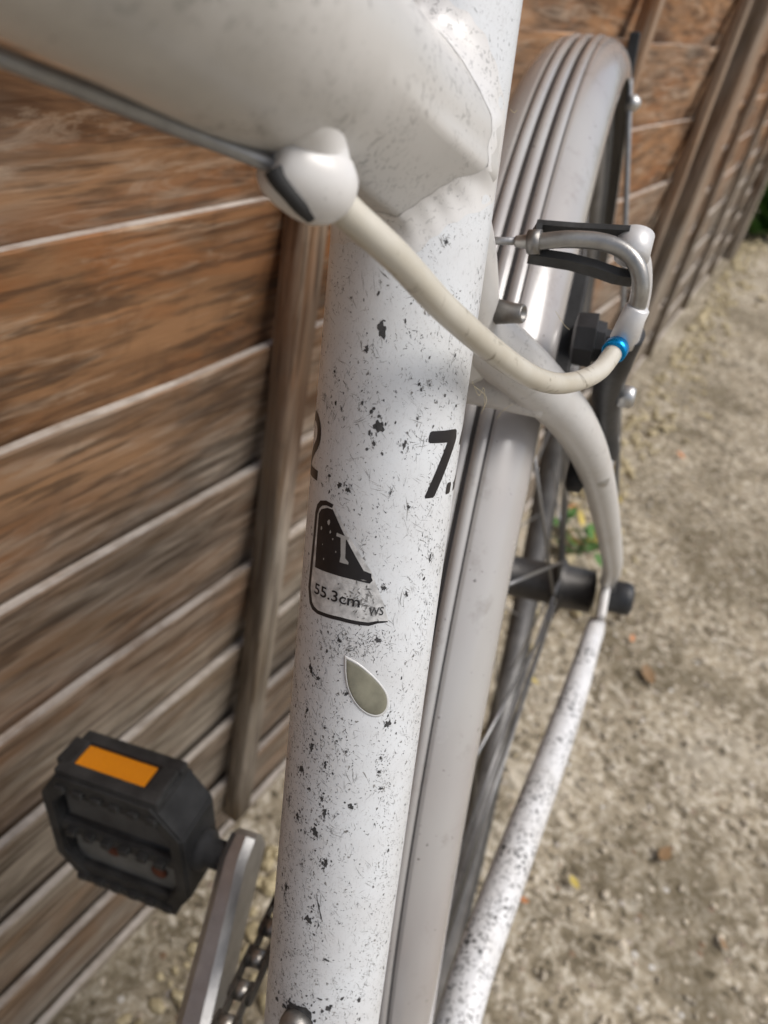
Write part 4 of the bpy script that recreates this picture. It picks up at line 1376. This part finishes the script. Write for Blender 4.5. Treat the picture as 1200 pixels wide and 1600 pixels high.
for _ in range(420):  # fine grey scratches
    a, s = rr.uniform(-20, 14), rr.uniform(212, 388)
    if inside_keepout(a, s) or rr.random() > 0.5 + mnoise.noise(Vector((a * 0.2, s * 0.09, 5.0))): continue
    t0 = rr.gauss(0.9, 0.6)
    for q_ in range(rr.randint(1, 4)):
        grey.append(sliver(a + rr.gauss(0, .5), s + rr.gauss(0, .5), rr.uniform(.5, 1.7), rr.uniform(.014, .03), t0 + rr.gauss(0, .12)))
for _ in range(26):   # a few long hairline scratches
    a, s = rr.uniform(-16, 12), rr.uniform(215, 385)
    if inside_keepout(a, s): continue
    grey.append(sliver(a, s, rr.uniform(1.5, 3.6), 0.028, rr.gauss(1.0, 0.5)))
for _ in range(240):  # sooty scuffed patch between sticker and teardrop
    a, s = rr.gauss(-2.5, 4.0), rr.gauss(314.2, 1.9)
    if s > 317.6 or inside_keepout(a, s): continue
    (dark if rr.random() < .5 else grey).append(sliver(a, s, rr.uniform(.12, .6), rr.uniform(.03, .09), rr.uniform(0, 3.1)))
def flat_mesh(polys, off):
    verts, faces = [], []
    for pl in polys:
        b = len(verts)
        n = len(pl)
        ca, cs_ = sum(p[0] for p in pl) / n, sum(p[1] for p in pl) / n
        verts += [onst(a, s, off) for a, s in pl] + [onst(ca, cs_, off)]
        for i in range(n):
            faces.append((b + i, b + (i + 1) % n, b + n))
    return mesh(verts, faces)
o = link('paint_scuffs', flat_mesh(grey, 0.00002), 'scuff', seat_tube); o['kind'] = 'stuff'; fix_normals(o)
o = link('paint_chips', flat_mesh(dark, 0.000035), 'chip', seat_tube); o['kind'] = 'stuff'; fix_normals(o)
# bottle cage bolt with grime
ba, bs = 1.9, 210.8
decal('bolt_grime', [blob(ba, bs + 0.8, 4.4, 4.6, 0.22, 40)] + [blob(ba + rr.gauss(0, 3.4), bs + 1 + rr.gauss(0, 3.4), rr.uniform(.15, .7), rr.uniform(.15, .7), 0.6, 8) for _ in range(60)], 'chip', 0.00008)
bo = onst(ba, bs, 0.0); bn = (bo - stp(bs / 1000)).normalized()
link('bottle_bolt', lathe_mesh(bo, bn, [(-0.001, 0.0040), (0.0016, 0.0040), (0.0030, 0.0036), (0.0036, 0.0028), (0.0036, 0.0018), (0.0018, 0.0016)], 26), 'steel', seat_tube)

# ------------------------------------------------------------------ litter, stones, weeds
def ground_at(px, py):
    d = right * ((px - 600) / _f) + down * ((py - 800) / _f) + fwd
    t = (GZ - CAM_LOC.z) / d.z
    p = CAM_LOC + d * t
    return Vector((p.x, p.y, GZ))
# grit: loose stones joined as stuff
ico = bmesh.new(); bmesh.ops.create_icosphere(ico, subdivisions=1, radius=1.0)
iv = [v.co.copy() for v in ico.verts]; iff = [tuple(v.index for v in f.verts) for f in ico.faces]; ico.free()
def stones(n, fn, sizes, name, mat, label):
    verts, faces = [], []
    rr_ = random.Random(21)
    for _ in range(n):
        x, y = fn(rr_)
        s = rr_.uniform(*sizes) * (1.7 if rr_.random() < .08 else 1)
        q = Matrix.Rotation(rr_.uniform(0, 6.28), 3, (rr_.uniform(-1, 1), rr_.uniform(-1, 1), 1))
        b = len(verts)
        sx, sy_, sz = s * rr_.uniform(.8, 1.5), s * rr_.uniform(.7, 1.1), s * rr_.uniform(.4, .8)
        for v in iv:
            w = q @ Vector((v.x * sx, v.y * sy_, v.z * sz)) * rr_.uniform(.85, 1.15)
            verts.append((x + w.x, y + w.y, GZ + 0.001 + s * 0.3 + w.z))
        faces += [(b + f[0], b + f[1], b + f[2]) for f in iff]
    o = link(name, mesh(verts, faces), mat, None, False)
    tag(o, label, None, kind='stuff'); o['category'] = 'gravel'
    return o
stones(3600, lambda r: (r.uniform(-0.5, 2.6), 0.17 - abs(r.gauss(0, 0.34))), (0.0010, 0.0034), 'gravel', 'pebble', 'loose pale grit scattered over the concrete')
def debris_fn(r):
    x = r.uniform(-0.6, 5.5)
    return (x, 0.155 + max(0.0, x - 0.85) * 0.065 - abs(r.gauss(0, 0.05)))
o = stones(1500, debris_fn, (0.003, 0.010), 'leaf_debris', 'straw', 'straw coloured crumbled debris along the foot of the fence')
o['category'] = 'debris'
def leaf_mesh(seed, L, W):
    r = random.Random(seed)
    verts, faces = [], []
    n = 7
    for i in range(n + 1):
        t = i / n
        w = W * math.sin(math.pi * min(1, t * 0.95 + 0.03)) ** 0.8 * (1 - 0.25 * t)
        z = 0.25 * L * (t - 0.5) ** 2 + r.uniform(-.02, .02) * L
        verts += [(L * (t - 0.5), -w, z + 0.18 * w), (L * (t - 0.5), 0, z), (L * (t - 0.5), w * r.uniform(.85, 1.1), z + 0.22 * w)]
    for i in range(n):
        a, b = i * 3, i * 3 + 3
        faces += [(a, a + 1, b + 1, b), (a + 1, a + 2, b + 2, b + 1)]
    return mesh(verts, faces, 'leaf')
leaf_spots = [(1062, 716, 'leaf_orange', .020, 'orange fallen leaf fragment on concrete right of the brake'),
              (985, 1003, 'leaf_orange', .013, 'small red orange leaf fragment beside the rear axle nut'),
              (1000, 556, 'leaf_orange', .020, 'orange leaf just behind the blue cable ferrule'),
              (965, 786, 'leaf_yellow', .018, 'yellow leaf beyond the seat stay near the mudguard wire'),
              (893, 800, 'leaf_orange', .024, 'orange brown leaf in the gap between wheel and seat stay'),
              (832, 1070, 'leaf_yellow', .014, 'dull yellow leaf below the hub between spokes and chain stay'),
              (894, 1385, 'leaf_yellow', .014, 'tiny mustard leaf on concrete at lower right of chain stay'),
              (815, 1412, 'leaf_orange', .010, 'tiny orange speck of leaf close beside the chain stay'),
              (1102, 655, 'leaf_yellow', .030, 'pale yellow leaf at the fence foot on the right'),
              (1035, 1340, 'leaf_brown', .024, 'curled straw brown leaf on the concrete at lower right'),
              (1190, 470, 'straw_', .060, 'large pale dry leaf at the right picture edge'),
              (1010, 1060, 'leaf_brown', .030, 'dark wet leaf on concrete right of the chain stay'),
              (1125, 1480, 'leaf_brown', .012, 'small dark leaf crumb near the bottom right corner')]
for i, (x, y, m, L, lab) in enumerate(leaf_spots):
    p = ground_at(x, y)
    o = link('fallen_leaf', leaf_mesh(i, L, L * 0.30), 'straw' if m == 'straw_' else m, None)
    o.location = p + Vector((0, 0, 0.007))
    o.rotation_euler = (random.uniform(-.3, .3), random.uniform(-.3, .3), random.uniform(0, 6.28))
    tag(o, lab, 'leaf', 'fallen leaves on the concrete')
def weed(px, py, h, n, lab, spread_=0.03, name='weed'):
    p = ground_at(px, py) if px is not None else Vector((py[0], py[1], GZ))
    root = empty(name, p)
    tag(root, lab, 'plant', 'weeds along the fence foot')
    r = random.Random(int(px or 77))
    link('stem', tube_mesh([(0, 0, -0.004), (0.004, 0.002, h * 0.5), (0.002, -0.003, h)], [0.0022, 0.0018, 0.001], 8), 'leaf_green', root)
    lv = [leaf_mesh(40 + k, 0.05 * max(0.5, h / 0.09), 0.016 * max(0.5, h / 0.09)) for k in range(3)]
    for k in range(n):
        o = link('leaf', lv[k % 3], 'leaf_green' if k % 5 else 'leaf_yellow', root)
        a = r.uniform(0, 6.28)
        rr2 = abs(r.gauss(0, spread_))
        o.location = (math.cos(a) * rr2, math.sin(a) * rr2, r.uniform(0.2, 1.05) * h)
        o.rotation_euler = (r.uniform(-.7, .7), r.uniform(-.9, .3), a)
weed(905, 868, 0.05, 22, 'small green weed in the gap between rear wheel and seat stay', 0.025)
weed(880, 830, 0.03, 10, 'low sprig of weed behind the wheel beside the fence foot', 0.02)
bp = ground_at(1186, 372)
weed(None, (bp.x, min(bp.y, YF + 0.12)), 0.20, 110, 'leafy green bush at the fence foot on the right picture edge', 0.075, 'bush')

# fine dusty fibres caught behind the seat tube
for i, pts in enumerate(([(738, 596, .185), (748, 618, .186), (756, 606, .186), (757, 640, .188)], [(742, 604, .185), (760, 622, .187), (752, 646, .187)], [(800, 632, .20), (786, 642, .20), (775, 655, .20)],
                         [(800, 62, .150), (806, 70, .150), (803, 84, .150)], [(797, 170, .150), (803, 176, .150), (808, 172, .150)], [(868, 486, .19), (882, 508, .19), (890, 515, .19)])):
    link('dust_fibre', tube_mesh([at(*p) for p in pts], 0.00005, 5, 6), 'straw', bike)
